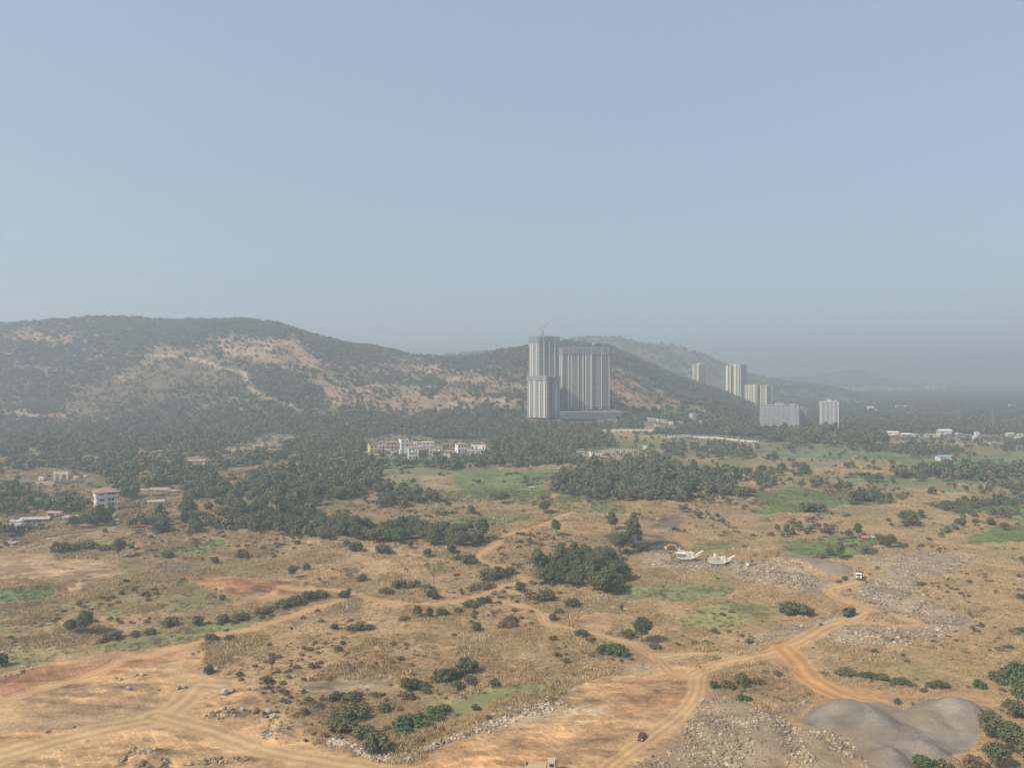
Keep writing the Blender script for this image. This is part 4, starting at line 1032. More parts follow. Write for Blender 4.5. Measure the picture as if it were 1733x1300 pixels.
for u_, v_, s_, g_, lab in [
    (381, 1176, 3.6, 1, 'big grey boulder standing alone on the slope above the forked track'), (394, 1173, 2.2, 0, 'tan boulder just right of the big grey boulder'),
    (421, 1173, 1.6, 0, 'left of two small round tan boulders side by side'), (429, 1174, 1.4, 0, 'right of two small round tan boulders side by side'),
    (230, 1144, 1.8, 0, 'tan boulder left in a pair above the forked track'), (241, 1144, 1.9, 0, 'tan boulder right in a pair above the forked track'),
    (203, 1151, 1.7, 0, 'pale boulder lying below a boulder pair on brown earth'), (197, 1149, 1.2, 0, 'small stone beside the pale boulder on brown earth'),
    (218, 1168, 2.0, 1, 'dark flat rock on brown earth left of the forked track'), (267, 1169, 1.4, 0, 'dark stone midway to the forked track'),
    (302, 1167, 2.0, 0, 'low tan rock against the bend of the forked track'), (313, 1165, 1.7, 0, 'tan rock tucked inside the bend of the forked track'),
    (432, 1207, 3.2, 0, 'large orange tan boulder in the cluster over the tan pile'), (444, 1211, 2.6, 0, 'leaning tan boulder lower in the boulder cluster'),
    (455, 1206, 2.6, 1, 'dark grey boulder in the cluster beside dry scrub'), (462, 1215, 2.2, 1, 'flat pale grey slab at the top of the tan stone pile'),
    (410, 1204, 2.0, 1, 'grey boulder between the stone scatter and the cluster'), (540, 1250, 1.4, 0, 'single pale stone at the scrub edge right of the tan pile'),
    (679, 1284, 2.0, 0, 'roundest tan stone in the curved white stone ridge'), (654, 1285, 1.5, 0, 'tan stone left of the roundest one in the stone ridge'),
    (594, 1264, 1.9, 0, 'pale block where the stone ridge bends down'), (1398, 1057, 1.2, 1, 'grey stone at the edge of the haul road below the dark truck'),
    (78, 1241, 1.8, 0, 'brown rock alone on orange earth at lower left'), (125, 1232, 1.2, 0, 'little rock on the orange earth slope'),
    (335, 1104, 1.7, 0, 'tan rock beside the ruts at the top of the bare earth'), (326, 1108, 1.3, 0, 'smaller rock below the rutted bank'),
    (1115, 1128, 1.0, 1, 'pale stone on the grey patch by the road fork')]:
    boulder(u_, v_, s_ * .8, lab, bool(g_))

# ------------------------------------------------------------------ single trees and shrubs
def plant(kind, x, y, H, W, label, group, rz=None, name=None, cat=None, smin=None):
    """one plant as its own object(s)"""
    d = PROTO[kind]; z = float(ground_z(np.array([x]), np.array([y]))[0])
    rz = random.uniform(0, 6.28) if rz is None else rz
    sx_, sz_ = W / d['W'], H / d['H']
    if d.get('trunk') is not None:
        nm = name or ('bare_tree' if kind.startswith('bare') else 'tree')
        e = empty(nm, (x, y, z), rz); e.scale = (sx_, sx_, sz_)
        tag(e, label, cat or 'tree', group)
        link('crown', d['crown'], e); link('trunk', d['trunk'], e)
        return e
    nm = name or 'shrub'
    o = link(nm, d['crown'], None, (x, y, z)); o.rotation_euler = (0, 0, rz); o.scale = (sx_, sx_, sz_)
    return tag(o, label, cat or 'shrub', group)

SINGLES = [   # u, base v, height px, width px, kind, label
 (202, 947, 36, 30, 'round0', 'dark round tree at the right edge of the sandy field'), (101, 942, 28, 34, 'deepshrub0', 'dark bushy thicket by the lane left of the round tree'),
 (125, 938, 20, 26, 'shrub1', 'olive bush touching the dark thicket by the lane'), (150, 932, 16, 34, 'shrub2', 'low olive bush between the thicket and the round tree'), (176, 935, 14, 26, 'shrub0', 'low bush at the foot of the dark round tree'),
 (143, 1078, 42, 36, 'round1', 'big dark double-crowned tree in dry grass at left'), (120, 1077, 28, 26, 'round2', 'smaller crown leaning out of the big tree at left'),
 (495, 981, 24, 19, 'round2', 'small dark tree beside the burnt strip'), (519, 967, 15, 14, 'shrub0', 'small green bush up right of the small dark tree'), (365, 956, 15, 16, 'deepshrub1', 'small dark bush above the red earth patch'),
 (410, 946, 20, 26, 'dryshrub0', 'dry brown bush in the pale grass above red earth'), (283, 946, 14, 26, 'shrub1', 'low bush by the green strip beyond the sandy field'),
 (336, 1061, 20, 27, 'deepshrub2', 'largest bush of the hedge by the sandy track'), (377, 1056, 17, 26, 'shrub0', 'olive bush right of the largest hedge bush'), (405, 1053, 16, 34, 'deepshrub0', 'wide dark bush in the hedge before the green mass'),
 (288, 1064, 20, 32, 'shrub2', 'olive hedge bush left of the largest one'), (254, 1077, 14, 22, 'shrub0', 'small hedge bush above the sandy track'), (228, 1079, 11, 22, 'deepshrub1', 'tiny hedge bush near its left end'), (192, 1085, 16, 36, 'deepshrub2', 'leftmost low bush of the hedge'), (172, 1090, 10, 20, 'shrub0', 'faint bush trailing off the hedge'),
 (445, 1042, 14, 36, 'shrub1', 'bush where the hedge meets the red earth'), (478, 1034, 18, 34, 'shrub2', 'first bush of the long green thicket'), (500, 1028, 20, 34, 'shrub0', 'middle bush of the long green thicket'), (522, 1020, 20, 34, 'deepshrub0', 'tall bush of the long green thicket'), (541, 1015, 17, 30, 'shrub1', 'last bush of the thicket before the road'),
 (358, 1088, 15, 28, 'deepshrub1', 'left of two dark bushes below the sandy track'), (390, 1087, 12, 22, 'deepshrub2', 'right of two dark bushes below the sandy track'),
 (354, 1143, 18, 20, 'deepshrub0', 'dark bush at the corner of the bare earth'), (452, 1160, 16, 20, 'shrub1', 'bush on the dry slope right of the grey boulder'), (566, 1068, 13, 16, 'deepshrub1', 'small dark bush in straw grass'),
 (605, 1069, 15, 44, 'deepshrub2', 'wide flat dark bush in the straw grass'), (624, 1068, 12, 22, 'shrub1', 'small bush ending the wide flat one'), (4, 1130, 26, 22, 'deepshrub0', 'bush cut by the left edge above red earth'),
 (707, 1050, 23, 22, 'round0', 'first small tree under the middle road'), (727, 1050, 20, 16, 'tall1', 'slim small tree second in the row under the road'), (748, 1046, 18, 22, 'deepshrub1', 'round bush third in the row under the road'), (684, 1052, 10, 20, 'shrub0', 'low bush left of the first small tree'),
 (797, 1034, 18, 34, 'shrub1', 'broad olive bush just below the road fork'), (775, 1040, 12, 20, 'dryshrub1', 'dry bush left of the broad olive bush'), (821, 1027, 18, 28, 'deepshrub0', 'dark bush beside the road fork'), (855, 1024, 26, 11, 'bare0', 'thin bare sapling by the narrow track'),
 (806, 1074, 20, 23, 'round1', 'lone dark little tree on the open straw slope'), (864, 1058, 16, 26, 'shrub2', 'olive bush inside the bend of the narrow track'), (858, 1066, 12, 44, 'dryshrub2', 'brown brush spread below the olive bush'),
 (694, 1171, 24, 36, 'deepshrub1', 'dark bush by the grey dirt plot'), (716, 1168, 16, 28, 'shrub0', 'olive bush joined to the dark one by the grey plot'), (752, 1158, 30, 44, 'deepshrub2', 'biggest dark bush above the pond'), (790, 1142, 30, 42, 'deepshrub0', 'rounded dark bush up right of the biggest bush'), (772, 1150, 20, 30, 'shrub2', 'olive bush between two big dark bushes'),
 (774, 1170, 18, 26, 'shrub1', 'olive bush above the algae pond'), (797, 1163, 20, 26, 'deepshrub1', 'upright dark bush near the pond head'), (838, 1166, 17, 20, 'freshshrub0', 'bright green bush at the head of the pond'),
 (690, 1237, 20, 70, 'freshshrub0', 'wide low green thicket left of the pond'), (735, 1225, 14, 40, 'freshshrub0', 'green scrub running from the thicket to the pond'), (638, 1279, 38, 52, 'shrub2', 'large olive bush against the curved stone ridge'), (600, 1222, 30, 60, 'shrub1', 'tall olive thicket in the lower scrub'), (575, 1240, 24, 50, 'shrub0', 'olive thicket below the tall one in the scrub'),
 (593, 1190, 18, 40, 'deepshrub2', 'dark bush under the grey dirt plot'), (567, 1190, 20, 24, 'deepshrub0', 'small dark bush at the left end of the scrub'), (649, 1208, 18, 28, 'shrub2', 'olive bush in straw grass left of the pond'), (745, 1212, 14, 46, 'freshshrub0', 'low green bushes at the near end of the pond'), (612, 1252, 24, 46, 'shrub0', 'olive bush just up from the stone ridge'), (575, 1212, 16, 40, 'shrub2', 'low olive bush beside the dark ones'), (535, 1202, 16, 34, 'dryshrub0', 'brown dry bush at the scrub edge'),
 (734, 991, 42, 34, 'bare1', 'lone half bare tree with spreading branches beyond the middle road'), (594, 985, 23, 30, 'bare0', 'flat-topped half bare tree left of the lone one'), (612, 986, 14, 22, 'deepshrub1', 'dark bush beside the flat-topped tree'),
 (731, 1017, 20, 28, 'deepshrub2', 'dark round bush above the middle road'), (677, 1001, 20, 28, 'deepshrub0', 'upper left bush of the group behind the road'), (700, 1000, 18, 26, 'shrub0', 'middle bush of the group behind the road'), (655, 1008, 14, 28, 'dryshrub1', 'brown bush left of the group behind the road'), (722, 1000, 11, 26, 'shrub2', 'low bush under the lone half bare tree'), (584, 1015, 17, 22, 'deepshrub1', 'dark bush where the west track leaves the road'),
 (794, 961, 23, 32, 'deepshrub2', 'dark bush in the bend of the middle road'), (776, 952, 14, 20, 'shrub1', 'small bush left of the road bend'), (764, 941, 20, 20, 'round2', 'small dark tree above the road bend'), (724, 946, 17, 20, 'round0', 'small dark tree near the left wood edge'), (694, 930, 16, 14, 'tall1', 'slender small tree below the wood row'), (649, 940, 20, 32, 'shrub0', 'olive bush below the wood row'), (603, 936, 20, 28, 'deepshrub0', 'dark bush right in a pair under the wood row'), (586, 930, 16, 15, 'round1', 'small tree left in a pair under the wood row'),
 (825, 985, 22, 36, 'shrub1', 'upper olive bush beside the zigzag road'), (846, 982, 24, 28, 'deepshrub1', 'dark bush beside the zigzag road'), (818, 1000, 18, 40, 'dryshrub0', 'brown bush below the zigzag road'), (800, 1004, 14, 28, 'dryshrub2', 'small brown bush below the zigzag road'), (862, 975, 18, 24, 'shrub0', 'olive bush in the crook of the zigzag road'),
 (881, 1003, 20, 24, 'deepshrub2', 'dark bush right of where two roads meet'), (921, 1022, 26, 42, 'shrub1', 'olive bush under the central thicket'), (968, 1031, 20, 30, 'deepshrub0', 'dark bush at the near side of the central thicket'), (936, 1053, 16, 18, 'deepshrub1', 'dark round bush right of the narrow track'), (945, 1042, 12, 20, 'shrub2', 'olive bush by the narrow track'), (900, 1018, 16, 30, 'dryshrub1', 'brown bush near the road meeting'),
 (921, 992, 30, 40, 'olive0', 'broad olive tree at the left of the central thicket'), (948, 985, 30, 34, 'ash0', 'second broad tree of the central thicket'), (975, 972, 30, 32, 'round1', 'third broad tree of the central thicket'), (1000, 982, 30, 30, 'olive2', 'olive tree in the middle of the central thicket'), (1024, 1012, 48, 36, 'tall1', 'tall near tree of the central thicket'), (1004, 1006, 36, 30, 'tall1', 'tall olive tree leaning on the near one in the thicket'), (1040, 992, 42, 30, 'olive1', 'olive tree on the right of the central thicket'), (990, 958, 26, 34, 'olive2', 'back tree of the central thicket'), (935, 960, 22, 34, 'shrub0', 'bush at the back left of the central thicket'),
 (1052, 1038, 16, 10, 'tall1', 'tiny slim tree in dry grass'), (1109, 982, 22, 10, 'bare1', 'thin bare sapling left of the crushers'), (1087, 1092, 46, 40, 'round2', 'dark full-crowned tree by the narrow track'), (1044, 1112, 22, 46, 'freshshrub0', 'low bright green bush beside the narrow track'), (1024, 1108, 16, 34, 'freshshrub0', 'smaller green bush left of the bright low one'), (1062, 1080, 14, 30, 'shrub1', 'olive bush left of the full-crowned tree'), (1109, 1100, 12, 24, 'shrub0', 'small bush right of the full-crowned tree'), (985, 1082, 18, 28, 'deepshrub0', 'dark bush above the narrow track'), (1000, 1090, 12, 24, 'dryshrub2', 'brown bush above the narrow track'),
 (941, 910, 30, 22, 'fresh0', 'bright round tree on its own with a pale trunk'), (1036, 902, 36, 24, 'tall0', 'tall dark tree left of the great conical tree'), (1072, 930, 62, 34, 'cone0', 'great dark conical tree by the burnt ground'), (1050, 942, 40, 36, 'round2', 'dark tree at the foot of the great conical tree'), (1090, 935, 16, 22, 'deepshrub0', 'dark bush right of the great conical tree'),
 (1346, 1046, 28, 56, 'shrub0', 'broad olive thicket left of the dark dump truck'), (1330, 1042, 20, 30, 'deepshrub1', 'dark bush inside the broad olive thicket'),
 (1507, 930, 25, 26, 'round0', 'round tree at the edge of the far stones'), (1490, 925, 22, 22, 'olive0', 'olive tree left of the round one by the far stones'), (1539, 893, 28, 44, 'round1', 'broad round tree standing in pale grass'), (1559, 881, 18, 14, 'tall0', 'slim tree behind the broad round one'), (1453, 912, 26, 17, 'tall0', 'slim upright tree left of a pink tarpaulin'), (1437, 914, 17, 18, 'round2', 'small round tree beside the slim upright tree'), (1421, 947, 28, 20, 'tall1', 'upright tree in the green plot above the gravel'), (1404, 943, 16, 22, 'olive1', 'low tree left of the upright one in the plot'), (1470, 942, 18, 32, 'shrub1', 'olive bush at the corner of the green plot'), (1388, 947, 12, 20, 'dryshrub0', 'brown bush along the gravel bank'),
 (1651, 892, 14, 14, 'round0', 'left of three little trees beside the right field'), (1676, 891, 12, 18, 'round1', 'middle of three little trees beside the right field'), (1700, 900, 15, 20, 'round2', 'right of three little trees beside the right field'), (1728, 1018, 14, 18, 'deepshrub0', 'dark bush cut by the right edge'),
 (1658, 1167, 17, 22, 'freshshrub0', 'small green bush above the orange verge'), (1594, 1167, 14, 26, 'deepshrub1', 'right bush of the row above the orange verge'), (1574, 1166, 12, 18, 'deepshrub2', 'second bush from the right above the orange verge'), (1523, 1160, 13, 34, 'deepshrub0', 'wide dark bush above the orange verge'), (1490, 1154, 14, 32, 'shrub1', 'olive bush left of the wide dark one on the verge'), (1466, 1151, 15, 26, 'deepshrub1', 'dark bush in the middle of the verge row'), (1432, 1146, 14, 40, 'shrub2', 'leftmost olive bush of the verge row'),
 (1258, 1195, 14, 26, 'freshshrub0', 'green bush at the top of the brown stone field'), (1254, 1160, 22, 30, 'shrub0', 'olive bush above the brown stone field'), (1208, 1167, 14, 18, 'freshshrub0', 'little green bush right of the haul road'), (1315, 1148, 12, 18, 'deepshrub0', 'small dark bush left of the orange track'), (1295, 1145, 10, 16, 'shrub1', 'tiny olive bush left of the orange track'), (1232, 1168, 18, 30, 'dryshrub0', 'brown bush right of the haul road'), (1280, 1160, 14, 26, 'dryshrub1', 'brown bush in the dry patch'),
 (1722, 1190, 62, 58, 'round1', 'tall dark tree filling the right edge above the gravel'), (1742, 1215, 66, 60, 'round0', 'dark tree half out of frame at the right edge'), (1716, 1222, 36, 38, 'olive0', 'olive tree below the tall dark one at the right'), (1672, 1262, 48, 46, 'olive1', 'olive tree overlapping the near side of the gravel heap'), (1712, 1280, 54, 56, 'round2', 'dark near tree in the lower right corner'), (1745, 1300, 60, 60, 'olive2', 'olive tree in the extreme lower right corner'), (1690, 1305, 44, 56, 'round0', 'tree cut by the bottom edge at lower right'), (1562, 1312, 30, 44, 'fresh0', 'fresh green crown peeping over the bottom edge'), (1600, 1318, 30, 40, 'shrub0', 'olive bush at the bottom edge right of the fresh crown'), (1690, 1160, 24, 34, 'shrub1', 'olive bush left of the tall dark tree at the right'), (1650, 1305, 26, 46, 'dryshrub1', 'rusty brown bush in the lower right'),
 (318, 880, 34, 44, 'round0', 'big round dark tree below the yellow hut'), (354, 872, 22, 20, 'olive1', 'small tree right of the big round one'), (165, 895, 40, 36, 'round1', 'dark tree in front of the four storey house'), (404, 893, 44, 40, 'round2', 'large dark tree left of the wood front'), (440, 900, 34, 38, 'olive2', 'olive tree beside the large dark one'), (272, 905, 28, 34, 'deepshrub2', 'dark thicket right of the lane end'), (332, 905, 20, 24, 'olive0', 'small olive tree in front of straw grass'),
 (601, 905, 28, 26, 'round0', 'dark tree marking the left wood row'), (850, 855, 22, 28, 'round1', 'round tree on the brown field beyond the green plot'), (833, 848, 14, 16, 'olive0', 'small tree left of the round one on the brown field'), (921, 872, 24, 26, 'round2', 'round tree by the top of the middle road'), (797, 873, 18, 18, 'tall1', 'slim tree between two green plots'), (1185, 846, 12, 22, 'olive2', 'small tree by the open hut'), (1156, 870, 14, 22, 'olive1', 'flat small tree on the brown field'), (1183, 881, 12, 10, 'tall0', 'tiny upright tree on the brown field'), (1484, 820, 16, 34, 'round0', 'dark round clump left of the right wood'), (646, 779, 13, 15, 'round0', 'dark tree between the yellow and the pink village houses'), (669, 777, 12, 14, 'olive0', 'olive tree in front of the pink village house'), (716, 781, 18, 22, 'round1', 'large dark tree at the centre front of the village'),
 (738, 776, 12, 14, 'round2', 'dark tree left of the big brown roofed village house'), (702, 786, 9, 16, 'olive1', 'low tree below the narrow three storey village house'), (785, 781, 10, 18, 'round0', 'dark tree below the big brown roofed village house'), (815, 781, 12, 24, 'olive2', 'olive tree in front of the long dark village shed'), (616, 778, 12, 16, 'round1', 'dark tree at the left end of the village'), (672, 787, 10, 20, 'round2', 'dark tree below the low cream village shed'),
 (1260, 845, 22, 36, 'olive0', 'spreading tree at the left corner of a green field')]
ntree = 0
for u_, v_, hp, wp, kd, lab in SINGLES:
    x, y = pix(u_, v_ - wp * .10)
    dep = math.atan((v_ - 650) / F); mpp = y / F / math.cos(dep)
    W = wp * y / F * (1.04 if 'shrub' in kd else .92); H = max(hp * mpp - W * math.sin(dep) * .35, W * .25) / math.cos(dep) * 1.02
    plant(kd, x, y, H, W, lab, None)

# ------------------------------------------------------------------ woods
cand = []
for zi, (zn, P, sp) in enumerate(WOODS):
    x, y = fill_poly(P, sp)
    u_, v_ = uv(x, y)
    k = ~in_any(u_, v_, CLEAR)
    if zn in ('wood', 'belt', 'mid', 'east'): k &= fbm(x, y, 40, 3, 441) > .44
    k &= (look('road', x, y) < .5)
    x, y = x[k], y[k]
    h = rng.uniform(.65, 1.25, len(x)) ** 1 * (9.5 if zn in ('wood', 'grove', 'row', 'clump', 'east', 'belt') else 7.5)
    if zn in ('hedge', 'hedgeb', 'tuft', 'bandr'): h *= .6
    cand += [(a, b, c, zn) for a, b, c in zip(x, y, h)]
ZL = {'wood': ('in the dense wood', 'trees of the dense wood below the hill'), 'row': ('in the long row beyond the brown field', 'trees of the row bordering the brown field'),
      'grove': ('in the grove between green fields', 'trees of the grove between the fields'), 'east': ('in the wood at the right edge', 'trees of the wood at the right edge'),
      'mid': ('beyond the grove', 'trees beyond the grove'), 'belt': ('in the belt below the apartment blocks', 'trees of the belt below the apartment blocks'),
      'west': ('around the four storey house', 'trees around the four storey house'), 'lane': ('lining the paved lane', 'trees lining the paved lane'),
      'strip': ('in the strip above straw grass', 'trees of the strip above the straw grass'), 'clump': ('in the central thicket', 'trees filling the central thicket'),
      'bandr': ('in the low band by the pink tarpaulin', 'trees left of the pink tarpaulin'), 'tuft': ('in the slanting clump', 'trees of the slanting clump'),
      'copse': ('in the copse between green plots', 'trees of the copse between green plots'), 'copseb': ('in the small copse below the plot', 'trees of the small copse'),
      'hedge': ('in the straight far hedge', 'trees of the straight far hedge'), 'hedgeb': ('in the nearer straight hedge', 'trees of the nearer straight hedge')}
ORD = 'zeroth first second third fourth fifth sixth seventh eighth ninth tenth eleventh twelfth'.split()
TENS = {20: 'twenti', 30: 'thirti', 40: 'forti', 50: 'fifti', 60: 'sixti', 70: 'seventi', 80: 'eighti', 90: 'nineti'}
def ordw(n):
    if n <= 12: return ORD[n]
    if n < 20: return {13: 'thirteenth', 14: 'fourteenth', 15: 'fifteenth', 16: 'sixteenth', 17: 'seventeenth', 18: 'eighteenth', 19: 'nineteenth'}[n]
    t = n // 10 * 10
    if n % 10 == 0: return TENS.get(t, 'hundred') + 'eth'
    return {20: 'twenty', 30: 'thirty', 40: 'forty', 50: 'fifty', 60: 'sixty', 70: 'seventy', 80: 'eighty', 90: 'ninety'}[t] + '-' + ORD[n % 10]
LOOKS = {'round': 'dark round-crowned', 'olive': 'olive green', 'tall0': 'dark upright', 'tall1': 'olive upright', 'ash0': 'greyish spreading', 'ash1': 'greyish upright'}
made = {}
cand.sort(key=lambda q: -(q[2] / q[1]))
rest = []; cnt = 0
TK = ['round0', 'round1', 'round2', 'olive0', 'olive1', 'olive2', 'tall0', 'tall1', 'ash0', 'ash1']
TW = [.15, .15, .13, .12, .1, .1, .06, .06, .07, .06]
for (x, y, h, zn) in cand:
    u_ = 866.5 + F * x / y
    if cnt < 235 and -5 < u_ < 1738:
        kd = str(rng.choice(TK, p=TW)); d = PROTO[kd]
        wr = rng.uniform(.85, 1.2)
        if zn in ('bandr', 'tuft', 'hedge', 'hedgeb'): kd = str(rng.choice(['olive0', 'olive1', 'olive2'])); d = PROTO[kd]
        o_ = plant(kd, x, y, h * d['H'] / 10, d['W'] * h / 10 * wr, None, ZL[zn][1]); cnt += 1
        made.setdefault((zn, LOOKS.get(kd[:5], LOOKS.get(kd)), ), []).append((u_, o_))
    else:
        rest.append((x, y, h))
for (zn, lk), L_ in made.items():
    L_.sort(key=lambda q: q[0])
    for i_, (u_, o_) in enumerate(L_):
        o_['label'] = f'{lk} tree {ZL[zn][0]}' + (f', {ordw(i_ + 1)} such from the left' if len(L_) > 1 else '')
        o_['category'] = 'tree'
# scattered trees of the middle distance and the far plain
x, y = sample_land(30000, 560, 1300, 1.0, .8)
dn = fbm(x, y * .45, 45, 4, 451)
k = (rng.uniform(0, 1, len(x)) < (.08 + .85 * sstep(.47, .60, dn) + .75 * look('bund', x, y))) & ((look('green', x, y) < .4) | (look('bund', x, y) > .3)) & (look('road', x, y) < .5)
u_, v_ = uv(x, y); k &= ~in_any(u_, v_, CLEAR)
k &= ~((u_ > 760) & (u_ < 1000) & (v_ > 795) & (v_ < 850))
x, y = x[k], y[k]
far1 = np.array([(a, b, c) for a, b, c in rest])
print('trees in woods', len(cand), 'scattered', len(x))
ax_, ay_, ah_ = np.concatenate([far1[:, 0], x]), np.concatenate([far1[:, 1], y]), np.concatenate([far1[:, 2], (1.6 + 6.5 * rng.uniform(0, 1, len(x)) ** 1.8) * np.where(look('bund', x, y) > .3, .75, 1)])
lo_names = ['round0', 'round1', 'round2', 'olive0', 'olive1', 'olive2', 'tall0', 'ash0', 'ash1', 'hilltree0']
stuff('woodland', ax_, ay_, ah_ / 10 * 1.08, lo_names, 'dense green woodland filling the middle distance', 'woodland')
# hills: cover follows the bare patches
DENSE = [[(-200, 590), (60, 578), (170, 556), (360, 548), (480, 553), (520, 575), (470, 570), (360, 572), (300, 582), (235, 590), (215, 640), (130, 668), (40, 672), (-200, 660)],
         [(500, 572), (560, 590), (660, 605), (690, 640), (640, 655), (560, 650), (540, 610)], [(420, 625), (540, 630), (545, 690), (510, 700), (440, 660)], [(300, 690), (480, 690), (520, 715), (100, 716), (180, 700)],
         [(850, 600), (1040, 596), (1130, 640), (1260, 680), (1290, 705), (1180, 690), (1060, 622), (900, 620)], [(820, 605), (895, 600), (895, 650), (850, 640)], [(780, 690), (900, 660), (900, 710), (740, 712)],
         [(1040, 655), (1060, 640), (1120, 652), (1080, 668)], [(700, 606), (830, 612), (850, 630), (760, 622)]]
x, y = sample_land(95000, 1080, 2000, 1.0, .85)
u_, v_ = uv(x, y, ground_z(x, y))
cov = fbm(x, y, 55, 5, 81)
uj = u_ + (fbm(x, y, 60, 3, 453) - .5) * 50; vj = v_ + (fbm(x, y, 60, 3, 454) - .5) * 26
vr = np.interp(u_, [q[0] for q in RIDGE1], [q[1] for q in RIDGE1])
dz_ = in_any(uj, vj, DENSE) | (vj > 702)
base = np.where(dz_, .95, .36) * np.where((v_ - vr < 16) & (u_ > 60), 2.2, 1)
p_ = np.clip(base * (.45 + .8 * sstep(.40, .60, 1 - cov + .04)), 0, 1) * (1 - .96 * look('bareh', x, y)) ** 1.3
on = (ground_z(x, y) - plain_z(y) > 4) | (y < 1300)
k = (rng.uniform(0, 1, len(x)) < p_) & on & ~in_any(u_, v_, CLEAR)
x, y, u_, v_ = x[k], y[k], u_[k], v_[k]
brown = inside(u_, v_, HILL_AREAS[14][0]) & (rng.uniform(0, 1, len(x)) < .75) | (rng.uniform(0, 1, len(x)) < .14)
hs = (.45 + .75 * rng.uniform(0, 1, len(x)) ** 1.8) * np.where((v_ - np.interp(u_, [q[0] for q in RIDGE1], [q[1] for q in RIDGE1]) < 6) & (rng.uniform(0, 1, len(x)) < .4), 1.35, 1) * np.where(brown, .8, 1.0)
pid = np.where(brown, 3 + rng.integers(0, 2, len(x)), rng.integers(0, 3, len(x)))
stuff('forest', x, y, hs, ['hilltree0', 'hilltree1', 'hilltree2', 'leafless0', 'leafless1'], 'scrubby forest covering the hillside behind the houses', 'forest', pid)
x, y = sample_land(80000, 1080, 2000, 1.0, .85)
u_, v_ = uv(x, y, ground_z(x, y))
k = (rng.uniform(0, 1, len(x)) < (.9 - .55 * look('bareh', x, y)) * sstep(.3, .55, fbm(x, y, 18, 3, 455))) & ~in_any(u_, v_, CLEAR)
stuff('hill_scrub', x[k], y[k], rng.uniform(.5, 1.2, k.sum()), ['hillscrub0'], 'low brown scrub between the trees of the hillside', 'scrub')
x, y = sample_land(60000, 1300, 5200, .6, .85)
u_ = 866.5 + F * x / y
k = ((u_ > 1150) | (y > 2050)) & (fbm(x, y, 130, 4, 461) > .40)
x, y = x[k], y[k]
stuff('forest', x, y, rng.uniform(.7, 1.3, len(x)) * (1 + (y - 1300) / 5000), ['hilltree0', 'hilltree1', 'hilltree2'], 'blue hazy forest over the far plain and back ridge', 'forest')
# low brush over the scrubland
x, y = sample_land(42000, 185, 720, .6)
b1 = fbm(x, y * .6, 26, 4, 471) + .04; b2 = fbm(x * .4, y, 9, 3, 472)
p_ = (.75 * sstep(.58, .68, b1) + .5 * sstep(.64, .72, b2) + .006 + .45 * look('scrub', x, y)) * (1 - look('bare', x, y)) ** 2 * (1 - .8 * look('stone', x, y)) * (1 - .8 * look('green', x, y)) * (look('pond', x, y) < .1)
k = rng.uniform(0, 1, len(x)) < p_ * .75
x, y = x[k], y[k]
pid = np.where(rng.uniform(0, 1, len(x)) < .8, 2 + rng.integers(0, 3, len(x)), rng.integers(0, 2, len(x)))
stuff('brush', x, y, (.18 + .5 * rng.uniform(0, 1, len(x)) ** 2) * (1 + np.clip(y - 300, 0, 400) / 500), ['shrub0', 'deepshrub1', 'dryshrub0', 'dryshrub1', 'dryshrub2'], 'low brown and olive brush among the dry grass', 'brush', pid)
x, y = [], []
for P in CLEAR[:5] + CLEAR[5:11] + CLEAR[13:16]:
    a_, b_2 = fill_poly(P, 5.0); k = rng.uniform(0, 1, len(a_)) < .5; x += list(a_[k]); y += list(b_2[k])
x, y = np.array(x), np.array(y)
stuff('brush', x, y, rng.uniform(.3, .9, len(x)), ['shrub0', 'deepshrub1', 'dryshrub0', 'hillscrub0'], 'low garden bushes around the village houses and huts', 'brush')
print('hill', len(hs), 'brush', len(x))
# ------------------------------------------------------------------ buildings
def pm_(nm, c, **k): return mat(nm, c, **{**dict(var=.10, vscale=.35, rough=.8), **k})
M_CONC = pm_('raw_concrete', (.48, .48, .45)); M_CONCW = pm_('pale_concrete', (.60, .58, .51)); M_CONCD = pm_('dark_concrete', (.34, .32, .29))  # last tone is a darker concrete, for starter columns and counterweights
M_WHITE = pm_('white_wall', (.78, .76, .70)); M_CREAM = pm_('cream_wall', (.74, .66, .50)); M_GREYW = pm_('grey_wall', (.50, .50, .49))
M_BLUEW = pm_('blue_grey_wall', (.34, .35, .36)); M_BROWNW = pm_('brown_wall', (.24, .215, .20)); M_YELLOW = pm_('yellow_wall', (.74, .66, .25))
M_PINK = pm_('pink_wall', (.55, .32, .26)); M_TEAL = pm_('teal_wall', (.22, .38, .40)); M_TILE = pm_('red_tile', (.33, .20, .15), vscale=1.2, var=.2)
M_SHEET = pm_('grey_roof_sheet', (.40, .36, .31), vscale=.8, var=.2); M_RUST = pm_('rusty_roof_sheet', (.40, .25, .19), vscale=.8, var=.25)
M_VOID = mat('unlit_interior', (.035, .035, .035), var=.2)  # shade inside the open tower floors, put into a near-black core colour
M_GLASS = mat('window_glass', (.045, .055, .06), rough=.25, var=0, spec=.5); M_DARK = mat('dark_inside', (.10, .10, .10), var=.2)  # dark tone puts interior shade on tower and podium cores; doors reuse it
M_NET = pm_('teal_safety_net', (.11, .155, .145), var=.35); M_SCR = pm_('grey_safety_screen', (.26, .28, .30), var=.2); M_STEEL = pm_('steel', (.30, .30, .30), rough=.5, metal=.3)
M_ROCKWALL = pm_('stone_wall', (.36, .32, .26), vscale=1.5, var=.3)

